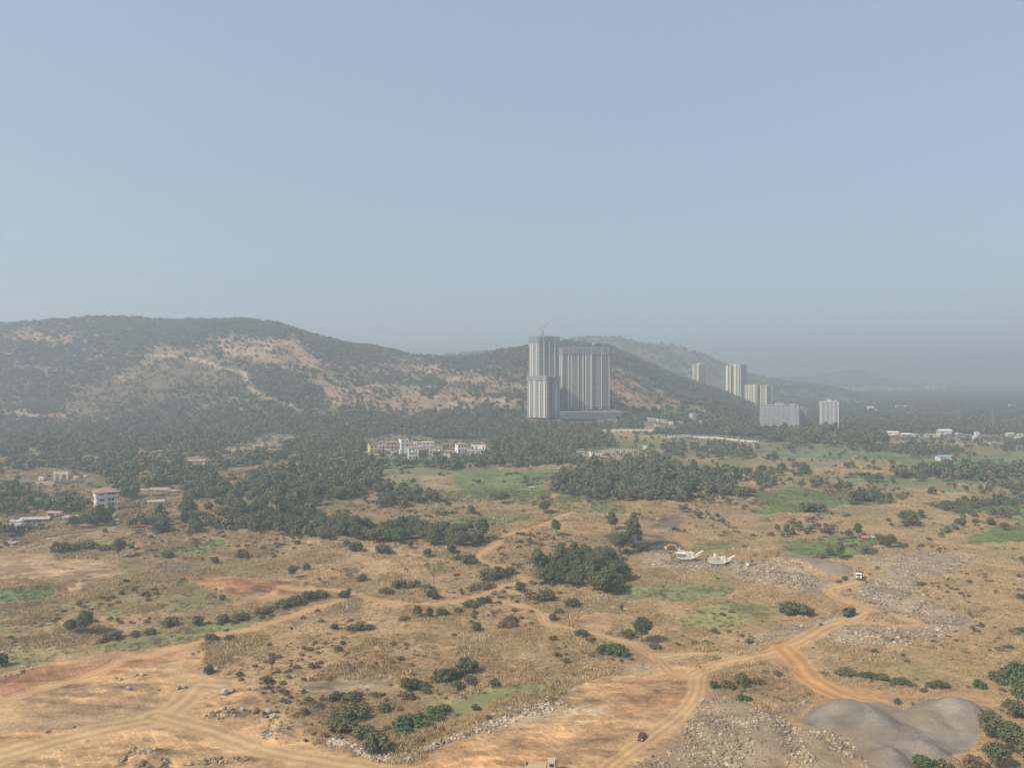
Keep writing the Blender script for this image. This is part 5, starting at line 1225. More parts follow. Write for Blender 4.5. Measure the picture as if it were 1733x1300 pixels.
def face_boxes(mb, W, D, face, a0, a1, p0, p1, z0, z1):
    """box on a facade: a along the face from its left end (seen from outside), p outwards from the wall plane"""
    if face == 0: mb.box(-W / 2 + a0, -W / 2 + a1, -D / 2 - p1, -D / 2 - p0, z0, z1)
    elif face == 1: mb.box(W / 2 + p0, W / 2 + p1, -D / 2 + a0, -D / 2 + a1, z0, z1)
    elif face == 2: mb.box(W / 2 - a1, W / 2 - a0, D / 2 + p0, D / 2 + p1, z0, z1)
    else: mb.box(-W / 2 - p1, -W / 2 - p0, D / 2 - a1, D / 2 - a0, z0, z1)

def highrise(nm, label, cat, u, v, H, W, D, deg, faces, mats, floors=None, fh=3.0, Yd=None, group=None, roof=None, z_top=None, screen=0, windows=0):
    """faces: four strings of bays; P projecting fin, S solid, W window bay, B balcony bay, R dark recess"""
    if Yd is None: x, y, z = at(u, v)
    else:
        x, y = (u - 866.5) / F * Yd, Yd; z = float(ground_z(np.array([x]), np.array([y]))[0])
    if z_top is not None: H = z_top - z
    n = max(2, int(round(H / fh))); fh = H / n
    e = empty(nm, (x, y, z - 1.5), R(deg)); tag(e, label, cat, group)
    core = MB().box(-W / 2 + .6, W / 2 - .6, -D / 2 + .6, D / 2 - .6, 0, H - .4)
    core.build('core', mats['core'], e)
    slabs = MB(); fins = MB(); pan = MB(); wins = []
    for k in range(n + 1):
        slabs.box(-W / 2, W / 2, -D / 2, D / 2, k * fh, k * fh + .28)
    for f in range(4):
        s = faces[f]
        L = W if f in (0, 2) else D
        wd = {'P': .55, 'S': .9, 'W': 1.5, 'B': 2.0, 'R': 1.2}
        tot = sum(wd[c] for c in s); a = 0
        for c in s:
            w = wd[c] / tot * L; b = a + w
            if c == 'P': face_boxes(fins, W, D, f, a, b, -.3, .8, 0, H + 1.0)
            elif c == 'S': face_boxes(fins, W, D, f, a, b, -.3, .12, 0, H + .6)
            elif c == 'R': pass
            else:
                face_boxes(fins, W, D, f, a, a + .14, -.3, .10, .01, H + .3); face_boxes(fins, W, D, f, b - .14, b, -.3, .10, .01, H + .3)
                for k in range(n):
                    z0 = k * fh + .28
                    if c == 'W': face_boxes(pan, W, D, f, a + .14, b - .14, -.25, .05, z0, z0 + .95)
                    else: face_boxes(pan, W, D, f, a + .1, b - .1, .9, 1.05, z0 - .2, z0 + .85); face_boxes(slabs, W, D, f, a + .1, b - .1, -.01, .9, z0 - .25, z0 - .02)
                    if windows and f in (0, 3): wins.append((f, (a + b) / 2, z0 + .8, min(w - .8, 2.4), fh - 1.25))
            a = b
    slabs.build('floor_slabs', mats['slab'], e); fins.build('wall', mats['wall'], e); pan.build('balcony_walls' if 'B' in ''.join(faces) else 'parapets', mats['panel'], e)
    if wins:
        wins = wins[:windows]
        for (f, a, z0, w, h) in wins:
            q = MB(); face_boxes(q, W, D, f, a - w / 2, a + w / 2, -.55, -.5, z0, z0 + h); q.build('window', M_GLASS, e)
    if screen:
        q = MB(); zt = H - screen * fh
        for f in range(4):
            L = W if f in (0, 2) else D
            k = int(L / 4)
            for i in range(k):
                face_boxes(q, W, D, f, i * L / k, (i + .72) * L / k, .95, 1.05, zt + random.uniform(-1.2, 1.2), H + .6 + random.uniform(-1.2, 1.6))
        q.build('safety_screen', M_SCR, e)
        q = MB()
        for i in range(int(W / 3)):
            xx = -W / 2 + i * 3 + 1
            for yy in (-D / 2 + .4, 0, D / 2 - .4): q.box(xx, xx + .5, yy - .25, yy + .25, H, H + random.uniform(1.6, 3.6))
        q.build('starter_columns', M_CONCD, e)
    if roof == 'tank':
        q = MB().box(-W * .12, W * .12, -D * .2, D * .2, H + .3, H + 4.2); q.box(-W / 2, W / 2, -D / 2, -D / 2 + .3, H + .2, H + 1.2); q.box(-W / 2, W / 2, D / 2 - .3, D / 2, H + .2, H + 1.2)
        q.box(W * .28, W * .42, -D * .15, D * .15, H + .3, H + 3.0); q.build('roof_house', mats['wall'], e)
    return e, H

def ztop(v, Y): return HC - (v - 650) * Y / F
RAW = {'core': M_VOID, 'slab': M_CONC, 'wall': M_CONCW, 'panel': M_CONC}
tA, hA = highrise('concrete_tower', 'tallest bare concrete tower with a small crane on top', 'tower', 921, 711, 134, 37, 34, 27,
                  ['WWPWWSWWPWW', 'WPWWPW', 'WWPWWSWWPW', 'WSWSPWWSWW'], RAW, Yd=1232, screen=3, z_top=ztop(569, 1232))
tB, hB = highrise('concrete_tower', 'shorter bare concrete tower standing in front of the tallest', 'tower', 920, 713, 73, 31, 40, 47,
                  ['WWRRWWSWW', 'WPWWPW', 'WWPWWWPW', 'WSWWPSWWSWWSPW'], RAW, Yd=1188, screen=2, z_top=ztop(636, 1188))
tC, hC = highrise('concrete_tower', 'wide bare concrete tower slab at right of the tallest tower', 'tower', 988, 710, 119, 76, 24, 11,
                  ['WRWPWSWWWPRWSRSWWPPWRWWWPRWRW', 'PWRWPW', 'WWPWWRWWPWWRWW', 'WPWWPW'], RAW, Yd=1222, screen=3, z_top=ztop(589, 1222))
# podium wrapped in teal net at the foot of the towers
x, y = (1000 - 866.5) / F * 1175, 1175.0
z = float(ground_z(np.array([x]), np.array([y]))[0])
e = empty('podium', (x, y, z - 1), R(5)); tag(e, 'low podium wrapped in teal netting at the foot of the concrete towers', 'podium')
q = MB()
for k in range(4): q.box(-48, 44, -9, 9, k * 3.6, k * 3.6 + .35)
for i in range(24): q.box(-47 + i * 3.9, -46.4 + i * 3.9, -8.6, -8.0, .35, 10.8)
q.build('floor_slabs', M_CONC, e)
q = MB()
for i in range(26): q.box(-50 + i * 3.7, -46.5 + i * 3.7, -9.6, -9.4, 0, 7 + random.uniform(-2.5, 2.5))
q.build('netting', M_NET, e)
MB().box(-46, 42, -7.6, 8, .4, 10.3).build('core', M_DARK, e)
WT = {'core': M_DARK, 'slab': M_WHITE, 'wall': M_WHITE, 'panel': M_WHITE}
CT = {'core': M_DARK, 'slab': M_CREAM, 'wall': M_CREAM, 'panel': M_CREAM}
BT = {'core': M_BROWNW, 'slab': M_BROWNW, 'wall': M_CREAM, 'panel': M_CREAM}
GT = {'core': M_BLUEW, 'slab': M_GREYW, 'wall': M_BLUEW, 'panel': M_WHITE}
LT = {'core': M_BLUEW, 'slab': M_GREYW, 'wall': M_GREYW, 'panel': M_WHITE}
highrise('apartment_tower', 'leftmost white apartment tower rising behind the wooded ridge', 'tower', 1184, 0, 0, 33, 22, 32, ['PWWPWWP', 'WPW', 'WPWPW', 'SWBWS'], CT, Yd=2200, z_top=ztop(616, 2200), roof='tank', fh=3.2)
highrise('apartment_tower', 'left of twin dark and cream striped towers behind the ridge', 'tower', 1236, 0, 0, 22, 24, 30, ['PRPRRR', 'RPR', 'RPR', 'RSPRP'], BT, Yd=2100, z_top=ztop(618, 2100), fh=3.2)
highrise('apartment_tower', 'right of twin dark and cream striped towers behind the ridge', 'tower', 1253, 0, 0, 24, 24, 30, ['PRRRRR', 'RPR', 'RPR', 'PSRPR'], BT, Yd=2070, z_top=ztop(616, 2070), fh=3.2)
highrise('apartment_block', 'cream apartment block with many floors at the end of the ridge', 'apartment block', 1274, 0, 0, 20, 34, 40, ['WPWRW', 'WPW', 'WPW', 'WPWSWPWSPW'], CT, Yd=1900, z_top=ztop(650, 1900), fh=3.4)
highrise('apartment_block', 'narrow cream apartment block right of the one at the ridge end', 'apartment block', 1297, 0, 0, 20, 18, 30, ['PWWWP', 'WPW', 'WPW', 'PWWP'], CT, Yd=1880, z_top=ztop(651, 1880), fh=3.4)
e4, h4 = highrise('apartment_block', 'wide blue grey apartment block with columns of white balconies', 'apartment block', 1319, 729, 39, 54, 17, -14, ['SBSBSBSBSBSBSSSBS', 'SBRBS', 'SBSBS', 'SBRBS'], GT, Yd=1165, roof='tank', windows=98)
highrise('apartment_block', 'dark end wing joined behind the wide blue grey block', 'apartment block', 1354, 729, 36, 14, 14, 6, ['SBSRS', 'SBS', 'SBS', 'SBSS'], GT, Yd=1178, fh=3.0)
e5, h5 = highrise('apartment_block', 'pale grey apartment block standing alone right of the wide one', 'apartment block', 1403, 726, 44, 26, 20, -18, ['SBSBSRSBS', 'SBSB', 'SBSBS', 'SSS'], LT, Yd=1175, roof='tank', windows=98)
highrise('apartment_block', 'tiny grey block on the slope below the ridge', 'apartment block', 1173, 714, 15, 9, 8, 25, ['SWSW', 'WSW', 'SWS', 'SWS'], LT, fh=2.8)

def crane(parent_u, Yd, base, mast, jib, label, luff):
    x = (parent_u - 866.5) / F * Yd
    e = empty('tower_crane', (x, Yd, base), R(25)); tag(e, label, 'crane')
    q = MB(); s = 1.4
    for dx in (-s / 2, s / 2):
        for dy in (-s / 2, s / 2): q.bar((dx, dy, -2), (dx, dy, mast), .28)
    for k in range(int(mast / 2)):
        q.bar((-s / 2, -s / 2, k * 2), (s / 2, -s / 2, k * 2 + 2), .16); q.bar((s / 2, s / 2, k * 2), (-s / 2, s / 2, k * 2 + 2), .16)
    q.build('mast', M_STEEL, e)
    MB().box(-1, 1, -1.2, 1.2, mast, mast + 2.2).build('cab', M_CREAM, e)
    q = MB(); t = (math.cos(luff) * jib, 0, math.sin(luff) * jib)
    for dy, dz in ((-.6, 0), (.6, 0), (0, 1.2)): q.bar((0, dy, mast + 2.2 + dz), (t[0], dy * .3, mast + 2.2 + t[2] + dz * .3), .3)
    for k in range(int(jib / 2)):
        f0, f1 = k * 2 / jib, (k * 2 + 1) / jib
        q.bar((t[0] * f0, -.5, mast + 2.2 + t[2] * f0), (t[0] * f1, 0, mast + 3.2 + t[2] * f1), .15)
    q.build('jib', M_STEEL, e)
    q = MB().bar((0, 0, mast + 2.2), (-5, 0, mast + 2.4), .8); q.box(-6, -4, -1, 1, mast + .9, mast + 2.6); q.build('counterweight', M_CONCD, e)
    q = MB().bar((0, 0, mast + 2), (0, 0, mast + 6.5), .4); q.bar((0, 0, mast + 6.5), (t[0] * .7, 0, mast + 2.6 + t[2] * .7), .12); q.build('top_mast', M_STEEL, e)
crane(919, 1232, tA.location.z + hA, 11, 13, 'small luffing crane standing on the tallest concrete tower', R(48))
crane(1004, 1222, tC.location.z + hC, 7, 17, 'crane with a level jib on the wide concrete tower', R(4))
bpy.data.objects['tower_crane.001'].rotation_euler = (0, 0, R(178))

def house(u, v, w, d, h, deg, wall, roof, rmat, label, fl=1, win=2, cat='house', name='house', over=.7, rh=None, door=True, group=None, porch=False, scale_px=True):
    """w, h in photo pixels when scale_px; d as a fraction of w"""
    x, y, z = at(u, v); k = y / F if scale_px else 1.0
    W, H = w * k, h * k; D = max(W * d, 4)
    y += D * .35; z = float(ground_z(np.array([x]), np.array([y]))[0]) - .3
    e = empty(name, (x, y, z), R(deg)); tag(e, label, cat, group)
    MB().box(-W / 2, W / 2, -D / 2, D / 2, 0, H).build('wall', wall, e)
    q = MB(); rh = (rh or .18) * D
    if roof == 'hip': q.hip(-W / 2, W / 2, -D / 2, D / 2, H + .15, rh, over)
    elif roof == 'gable': q.gable(-W / 2, W / 2, -D / 2, D / 2, H + .12, rh, over)
    elif roof == 'shed': q.prism([(-W / 2 - over, H + .1), (W / 2 + over, H + .1), (W / 2 + over, H + .3), (-W / 2 - over, H + rh + .3)], -D / 2 - over, D / 2 + over)
    else:
        q.box(-W / 2 - .3, W / 2 + .3, -D / 2 - .3, D / 2 + .3, H + .003, H + .25)
        q.box(-W / 2, W / 2, -D / 2, -D / 2 + .25, H + .25, H + .95); q.box(-W / 2, -W / 2 + .25, -D / 2 + .25, D / 2, H + .25, H + .95); q.box(W / 2 - .25, W / 2, -D / 2 + .25, D / 2, H + .25, H + .95)
    q.build('roof', rmat, e)
    sh = H / fl
    for f in range(fl):
        for i in range(win):
            cx = -W / 2 + W * (i + .5) / win; ww = min(1.6, W / win * .5)
            if f == 0 and door and i == win // 2:
                MB().box(cx - .55, cx + .55, -D / 2 - .05, -D / 2 + .05, .05, min(2.2, sh * .8)).build('door', M_DARK, e); continue
            MB().box(cx - ww / 2, cx + ww / 2, -D / 2 - .05, -D / 2 + .05, f * sh + sh * .32, f * sh + sh * .78).build('window', M_GLASS, e)
        MB().box(-W / 2 - .05, -W / 2 + .05, -.6, .6, f * sh + sh * .32, f * sh + sh * .78).build('window', M_GLASS, e)
    for f in range(1, fl):
        MB().box(-W / 2 - .45, W / 2 + .45, -D / 2 - .8, -D / 2 - .003, f * sh - .12, f * sh + .12).box(-W / 2 - .45, W / 2 + .45, -D / 2 - .8, -D / 2 - .65, f * sh + .12, f * sh + .75).build('balcony', wall, e)
    if porch:
        q = MB().prism([(0, sh * .78), (W + 1, sh * .78), (W + 1, sh * .86), (0, sh * .86)], -D / 2 - 2.6, -D / 2 - .003)
        q.v = [(a - W / 2 - .5, b, c) for a, b, c in q.v]
        for i in range(4): q.box(-W / 2 + i * (W - .3) / 3, -W / 2 + i * (W - .3) / 3 + .25, -D / 2 - 2.4, -D / 2 - 2.15, 0, sh * .78)
        q.build('porch', rmat, e)
    return e

# the four storey house at the left
x, y, z = at(168, 869); k = y / F
e = empty('four_storey_house', (x, y + 8, z - .4), R(34)); tag(e, 'white four storey house with a red hipped roof and open balconies', 'house')
A = 31.5 * k / 2; sh = 9.0 * k; H4 = sh * 3.9
MB().box(-A, A * .1, -A, A, 0, H4).box(A * .1, A, -A * .35, A, 0, H4).build('wall', M_WHITE, e)
q = MB()
for f in range(1, 4): q.box(-A - .5, A + .5, -A - .5, A + .4, f * sh - .15, f * sh + .15)
q.build('floor_slabs', M_WHITE, e)
q = MB()
for f in range(1, 4):
    q.box(-A - .5, A + .5, -A - .5, -A - .35, f * sh + .15, f * sh + (1.5 if f == 3 else 1.0)); q.box(-A - .5, -A - .35, -A - .34, A + .4, f * sh + .15, f * sh + (1.5 if f == 3 else .5)); q.box(A + .35, A + .5, -A - .34, A, f * sh + .15, f * sh + 1.0)
q.build('balcony', M_WHITE, e)
q = MB()
for cx in (-A + .2, A * .4, A - .1): q.box(cx, cx + .35, -A - .3, -A + .05, 0, H4)
q.build('columns', M_WHITE, e)
MB().hip(-A, A, -A, A, H4 + .15, 7.5 * k, 1.7, ridge=1.0).build('roof', M_TILE, e)
for f in range(4):
    for cy in (-A * .45, A * .35): MB().box(-A - .06, -A + .03, cy - .9, cy + .9, f * sh + 1.1, f * sh + 2.6).build('window', M_GLASS, e)
    MB().box(A * .3, A * .8, -A * .35 - .05, -A * .35 + .03, f * sh + .3, f * sh + 2.6).build('window', M_GLASS, e)
    MB().box(-A * .7, -A * .2, -A - .05, -A + .03, f * sh + 1.0, f * sh + 2.5).build('window', M_GLASS, e)
HV = 'houses of the village below the hill'
for a in [
    (630, 768, 14, .9, 15, 25, M_YELLOW, 'flat', M_SHEET, 'bright yellow two storey house at the left end of the village', 2, 2), (663, 762, 20, .7, 13, 10, M_PINK, 'hip', M_TILE, 'pink walled village house with a red roof', 2, 3),
    (683, 762, 14, .9, 17, 25, M_WHITE, 'flat', M_WHITE, 'tallest white village house with a roof pavilion', 3, 2), (703, 754, 6, 1, 6, 10, M_WHITE, 'flat', M_WHITE, 'tiny white box room between village roofs', 1, 1),
    (722, 760, 26, .45, 11, -4, M_GREYW, 'hip', M_SHEET, 'long grey roofed village house with an upper gallery', 2, 4), (705, 763, 22, .5, 6, 5, M_CREAM, 'hip', M_RUST, 'low village house under a pinkish roof', 1, 3),
    (680, 771, 9, 1, 9, 20, M_WHITE, 'flat', M_WHITE, 'small white village house in front of the tallest one', 2, 1), (696, 778, 12, .9, 19, 15, M_WHITE, 'flat', M_SHEET, 'narrow three storey village house with dark balconies', 3, 2),
    (731, 771, 10, .8, 8, 10, M_CREAM, 'gable', M_SHEET, 'little cream village house behind a tree', 1, 2), (628, 777, 24, .4, 7, 4, M_PINK, 'gable', M_RUST, 'long reddish village shed at the lower left', 1, 4),
    (650, 777, 16, .5, 6, 8, M_CREAM, 'shed', M_SHEET, 'low cream shed at the front of the village', 1, 3), (646, 757, 12, .7, 9, 10, M_GREYW, 'hip', M_RUST, 'grey village house with a rusty roof behind the trees', 1, 2),
    (780, 768, 17, .9, 16, 22, M_WHITE, 'hip', M_RUST, 'big white village house with a wide brown roof', 2, 3), (810, 763, 24, .5, 9, -6, M_WHITE, 'flat', M_WHITE, 'long white flat roofed house at the right of the village', 1, 4),
    (806, 770, 30, .4, 6, -8, M_GREYW, 'shed', M_SHEET, 'dark long shed at the right end of the village', 1, 5), (757, 777, 16, .6, 7, 5, M_CREAM, 'flat', M_CREAM, 'small bright cream house at the lower right of the village', 1, 3),
    (760, 768, 17, .5, 4, 4, M_GREYW, 'gable', M_RUST, 'low roofed outbuilding above the bright cream house', 1, 2),
    (640, 764, 10, .8, 8, 12, M_CREAM, 'hip', M_SHEET, 'cream village house between the yellow and pink ones', 2, 2), (656, 768, 10, .8, 7, 6, M_TEAL, 'flat', M_CREAM, 'tiny teal village house below the pink one', 1, 2),
    (712, 770, 11, .8, 9, 18, M_CREAM, 'gable', M_TILE, 'cream village house with a red gable at the centre', 2, 2), (690, 766, 9, .8, 8, 14, M_CREAM, 'flat', M_CREAM, 'cream cube house under the tallest white house', 1, 1),
    (742, 764, 12, .6, 6, 8, M_WHITE, 'gable', M_RUST, 'low white village house between the two halves of the village', 1, 2), (793, 764, 9, .8, 7, 16, M_CREAM, 'flat', M_SHEET, 'cream annex right of the big brown roofed house', 1, 1),
    (666, 772, 8, .8, 7, 10, M_WHITE, 'flat', M_WHITE, 'small white cube house in front of the pink house', 1, 1), (620, 772, 11, .7, 6, 6, M_GREYW, 'gable', M_RUST, 'grey hut left of the bright yellow house', 1, 2)]:
    e = house(*a[:10], fl=a[10], win=a[11], group=HV)
    if 'pavilion' in a[9]:
        b_ = e.children[0].dimensions
        MB().box(-2.2, 2.2, -2, 2, b_.z + .3, b_.z + 2.4).hip(-2.6, 2.6, -2.4, 2.4, b_.z + 2.6, 1.0, .6).build('pavilion', M_RUST, e)
for a in [
    (392, 766, 13, .7, 8, 15, M_YELLOW, 'flat', M_SHEET, 'small yellow green house alone in the wood', 1, 2), (437, 758, 17, .5, 3.5, 0, M_CREAM, 'gable', M_RUST, 'low red roof showing among the trees left of the tan slope', 1, 2),
    (332, 786, 27, .5, 6, 6, M_WHITE, 'gable', M_RUST, 'white house with a faded red roof in the middle of the wood', 1, 3), (498, 791, 26, .4, 4, 0, M_PINK, 'shed', M_RUST, 'long low orange shed inside the wood', 1, 3),
    (270, 834, 34, .45, 5.5, -6, M_CREAM, 'gable', M_RUST, 'long low house with a grey pink roof above the yellow hut', 1, 4), (242, 833, 16, .5, 3.5, -4, M_WHITE, 'shed', M_SHEET, 'small white outhouse left of the long low house', 1, 2),
    (292, 835, 14, .6, 5, 10, M_CREAM, 'hip', M_SHEET, 'little hip roofed wing right of the long low house', 1, 2), (263, 856, 25, .5, 7, 12, M_YELLOW, 'gable', M_SHEET, 'yellow hut with a grey sheet roof on open ground', 1, 3),
    (26, 894, 17, .8, 12, 12, M_WHITE, 'flat', M_WHITE, 'bright white little house at the left end of the grey roof', 1, 2), (58, 888, 44, .35, 9, 8, M_BROWNW, 'gable', M_SHEET, 'long open sided house under a grey brown roof', 1, 5),
    (92, 874, 26, .5, 6, -12, M_CREAM, 'gable', M_RUST, 'rusty roof behind the long grey brown roof', 1, 3), (124, 883, 32, .5, 7, -10, M_TEAL, 'gable', M_RUST, 'teal walled house with a rusty roof by the four storey house', 1, 3),
    (1008, 772, 20, .6, 6.5, 14, M_WHITE, 'flat', M_SHEET, 'white site hut at the left of the row of bare columns', 1, 2), (986, 769, 17, .4, 3.5, 3, M_GREYW, 'shed', M_SHEET, 'grey lean-to left of the white site hut', 1, 2),
    (1092, 762, 6, .8, 6.5, 5, M_WHITE, 'flat', M_WHITE, 'white box hut at the right end of the bare columns', 1, 1), (1181, 843, 16, .8, 4.5, 10, M_BROWNW, 'shed', M_SHEET, 'open thatched hut on the brown field', 1, 1),
    (900, 828, 7, .8, 3, 0, M_CREAM, 'gable', M_SHEET, 'tiny field shelter in the middle green plot', 1, 1), (1186, 719, 15, .6, 4.5, 15, M_WHITE, 'gable', M_WHITE, 'white house below the tiny grey block', 1, 2),
    (1150, 718, 12, .6, 3, 0, M_WHITE, 'shed', M_WHITE, 'white roof left of the tiny grey block', 1, 2), (1247, 728, 16, .5, 3, 5, M_WHITE, 'gable', M_WHITE, 'pale roof among trees left of the wide block', 1, 2),
    (1350, 736, 24, .5, 6, 8, M_WHITE, 'flat', M_WHITE, 'white house in front of the wide blue grey block', 1, 3), (1104, 713, 14, .5, 4, 0, M_GREYW, 'shed', M_WHITE, 'left shack of the building site office', 1, 2),
    (1121, 716, 16, .5, 5, 6, M_CREAM, 'shed', M_WHITE, 'middle shack of the building site office', 1, 3), (1136, 719, 9, .6, 4, -6, M_WHITE, 'flat', M_WHITE, 'right hut of the building site office', 1, 1),
    (1112, 722, 8, .6, 4, 10, M_CREAM, 'shed', M_SHEET, 'cream shack below the building site office', 1, 1)]:
    house(*a[:10], fl=a[10], win=a[11], group=None, name='shed' if 'shed' in a[9] or 'hut' in a[9] or 'shack' in a[9] else 'house')
SR = 'sheds and houses along the far road at right'
for i, a in enumerate([
    (1511, 737, 19, 5, M_CREAM, 'gable', M_CREAM, 'yellowish long shed, first big one from the left of the far road'), (1533, 739, 16, 4, M_PINK, 'gable', M_WHITE, 'white roofed shed with pink walls right of the yellowish shed'),
    (1551, 739, 12, 3.5, M_WHITE, 'shed', M_WHITE, 'white lean-to right of the pink walled shed'), (1571, 739, 10, 4, M_CREAM, 'gable', M_SHEET, 'cream shed with a grey roof on the far road'),
    (1586, 740, 10, 4.5, M_YELLOW, 'flat', M_CREAM, 'yellow flat roofed hut below the biggest white shed'), (1600, 736, 21, 7, M_GREYW, 'gable', M_WHITE, 'biggest white roofed shed on the far road'),
    (1625, 737, 11, 3, M_GREYW, 'shed', M_WHITE, 'thin white roof right of the biggest shed'), (1654, 738, 6, 6, M_WHITE, 'flat', M_WHITE, 'small white tower house beside the far road bend'),
    (1650, 743, 5, 4, M_WHITE, 'flat', M_WHITE, 'tiny white hut just below the tower house'), (1710, 738, 13, 4, M_CREAM, 'gable', M_CREAM, 'cream shed near the right edge of the photo'),
    (1728, 739, 9, 4, M_YELLOW, 'flat', M_CREAM, 'yellow cream shed touching the right edge'), (1723, 744, 7, 4, M_WHITE, 'flat', M_WHITE, 'white hut below the right edge sheds'),
    (1435, 742, 16, 3.5, M_GREYW, 'gable', M_WHITE, 'grey shed among trees right of the lone pale block'), (1457, 729, 20, 3, M_GREYW, 'shed', M_SHEET, 'low grey roofs behind the trees right of the lone block'),
    (1494, 735, 8, 4, M_WHITE, 'gable', M_WHITE, 'pair of small white gables left of the yellowish shed'), (1599, 780, 22, 7, M_WHITE, 'gable', M_TEAL, 'white farmhouse with a teal roof in the right fields'),
    (1448, 778, 7, 5, M_PINK, 'gable', M_RUST, 'orange hut on the far brown field'), (1474, 696, 10, 8, M_WHITE, 'flat', M_WHITE, 'white stacked house on the far plain'),
    (1485, 697, 7, 4, M_CREAM, 'flat', M_CREAM, 'cream house right of the white stacked one'), (1464, 697, 8, 3, M_WHITE, 'gable', M_WHITE, 'low white house left of the stacked one'),
    (1526, 692, 16, 5, M_WHITE, 'flat', M_WHITE, 'long white house on the far plain'), (1603, 694, 4, 4, M_WHITE, 'flat', M_WHITE, 'single white dot of a house on the far plain'),
    (1714, 690, 9, 5, M_WHITE, 'flat', M_WHITE, 'white house on the far plain near the right edge'), (1473, 714, 9, 3, M_PINK, 'gable', M_RUST, 'small rusty roof beyond the lone pale block'),
    (1560, 722, 24, 2, M_GREYW, 'shed', M_SHEET, 'faint long grey roof behind the far road'), (1680, 752, 10, 3, M_GREYW, 'gable', M_SHEET, 'grey cottage in trees below the far road'), (1707, 758, 12, 3.5, M_GREYW, 'gable', M_SHEET, 'second grey cottage below the far road')]):
    house(a[0], a[1], a[2], .5, a[3], random.uniform(-12, 12), a[4], a[5], a[6], a[7], fl=1, win=2, group=SR, rh=.22)
FB = 'hazy long blocks at the foot of the far hill'
for u_, Yd, w, zt, zb, lab in [(1408, 3900, 26, 655, 662, 'left part of the long pale block under the far hill'), (1432, 3900, 22, 655, 663, 'middle part of the long pale block under the far hill'), (1453, 3880, 18, 656, 664, 'right part of the long pale block under the far hill'),
                               (1582, 4600, 30, 652, 658, 'hazy pale block standing alone on the far plain'), (1508, 4300, 8, 655, 660, 'faint pale house between the hazy blocks'), (1527, 4300, 10, 656, 660, 'second faint pale house between the hazy blocks')]:
    highrise('far_building', lab, 'building', u_, 0, 0, w * Yd / F, 18, 4, ['SWSWSWS', 'SWS', 'SWS', 'SWS'], WT, Yd=Yd, z_top=ztop(zt, Yd), fh=5.0, group=FB)

# walls, columns and gate
def wall_run(nm, label, pts, h, th, m_, cat='wall'):
    P = [at(*p) for p in pts]; q = MB()
    for (x0, y0, z0), (x1, y1, z1) in zip(P[:-1], P[1:]):
        q.bar((x0, y0, (z0 + h / 2)), (x1, y1, (z1 + h / 2)), th, h + 1.0)
    o = q.build(nm, m_); return tag(o, label, cat)
wall_run('retaining_wall', 'long pale retaining wall right of the netted podium', [(1017, 731), (1060, 730), (1110, 731)], 2.6, .6, M_CREAM)
wall_run('retaining_wall', 'grey stone retaining wall below the white arched gate', [(24, 824), (60, 821), (92, 822), (144, 818)], 2.6, .8, M_ROCKWALL)
wall_run('boundary_wall', 'low pale boundary wall crossing the fields left of the wide block', [(1170, 741), (1215, 743), (1250, 747), (1284, 750)], 1.8, .4, M_CONCW)
wall_run('boundary_wall', 'short white wall left of the arched gate', [(32, 817), (41, 816), (51, 815)], 2.0, .4, M_WHITE)
def columns(u0, u1, v0, v1, n, h, label, rows=2, beam=True):
    a, b = at(u0, v0), at(u1, v1)
    e = empty('column_frame', a, 0); tag(e, label, 'column frame')
    q = MB()
    for i in range(n):
        t = i / (n - 1)
        for r in range(rows):
            dx, dy, dz = (b[0] - a[0]) * t, (b[1] - a[1]) * t + r * 7, (b[2] - a[2]) * t
            MB().box(dx - .45, dx + .45, dy - .45, dy + .45, dz - .6, dz + h * random.uniform(.85, 1.1)).build('column', M_CONCW, e)
        if beam and i and random.random() < .6:
            p = (i - 1) / (n - 1); q.bar(((b[0] - a[0]) * p, (b[1] - a[1]) * p, (b[2] - a[2]) * p + h * .8), (dx, dy - 7 * (rows - 1), dz + h * .8), .5)
    if q.v: q.build('beam', M_CONC, e)
columns(1021, 1072, 768, 766, 17, 4.6, 'row of bare white columns on brown earth right of a white hut', 1, False)
columns(1132, 1168, 744, 742, 9, 5.2, 'unfinished frame of concrete columns below the site office', 2)
x, y, z = at(103, 813); k = y / F
e = empty('arched_gate', (x, y, z), R(4)); tag(e, 'white double arched entrance gate beside the road at left', 'gate')
hw = 10.5 * k; hh = 15 * k; q = MB()
for cx in (-hw, 0, hw):
    for o_ in (-.55, .55): q.box(cx + o_ - .22, cx + o_ + .22, -.35, .35, -.3, hh * (.98 if cx else .8))
q.build('pillar', M_WHITE, e)
q = MB().box(-hw - .8, hw + .8, -.3, .3, hh * .80, hh * .86)
for i in range(9): q.box(-hw + i * hw / 4 - .12, -hw + i * hw / 4 + .12, -.2, .2, hh * .862, hh * .98)
q.bar((-hw, 0, hh * .86), (0, 0, hh * 1.05), .3); q.bar((0, 0, hh * 1.05), (hw, 0, hh * .86), .3)
q.build('top_beam', M_WHITE, e)
for s_ in (-1, 1):
    q = MB(); r_ = hw / 2 - .75; c = s_ * hw / 2; pv_ = None
    for i in range(11):
        t = math.pi * i / 10; p = (c + r_ * math.cos(t), 0, hh * .5 + r_ * 1.05 * math.sin(t))
        if pv_: q.bar(pv_, p, .4)
        pv_ = p
    q.build('arch', M_WHITE, e)
house(70, 814, 8, .6, 5.5, 0, M_WHITE, 'flat', M_WHITE, 'white cabin left of the arched gate', fl=1, win=1, name='cabin', cat='cabin')
house(128, 812, 6, .8, 4.5, 8, M_CREAM, 'flat', M_CREAM, 'cream guard box right of the arched gate', fl=1, win=1, name='guard_box', cat='cabin')
house(144, 810, 4, .8, 4, 0, M_WHITE, 'flat', M_WHITE, 'smallest white box right of the cream guard box', fl=1, win=1, name='guard_box', cat='cabin')

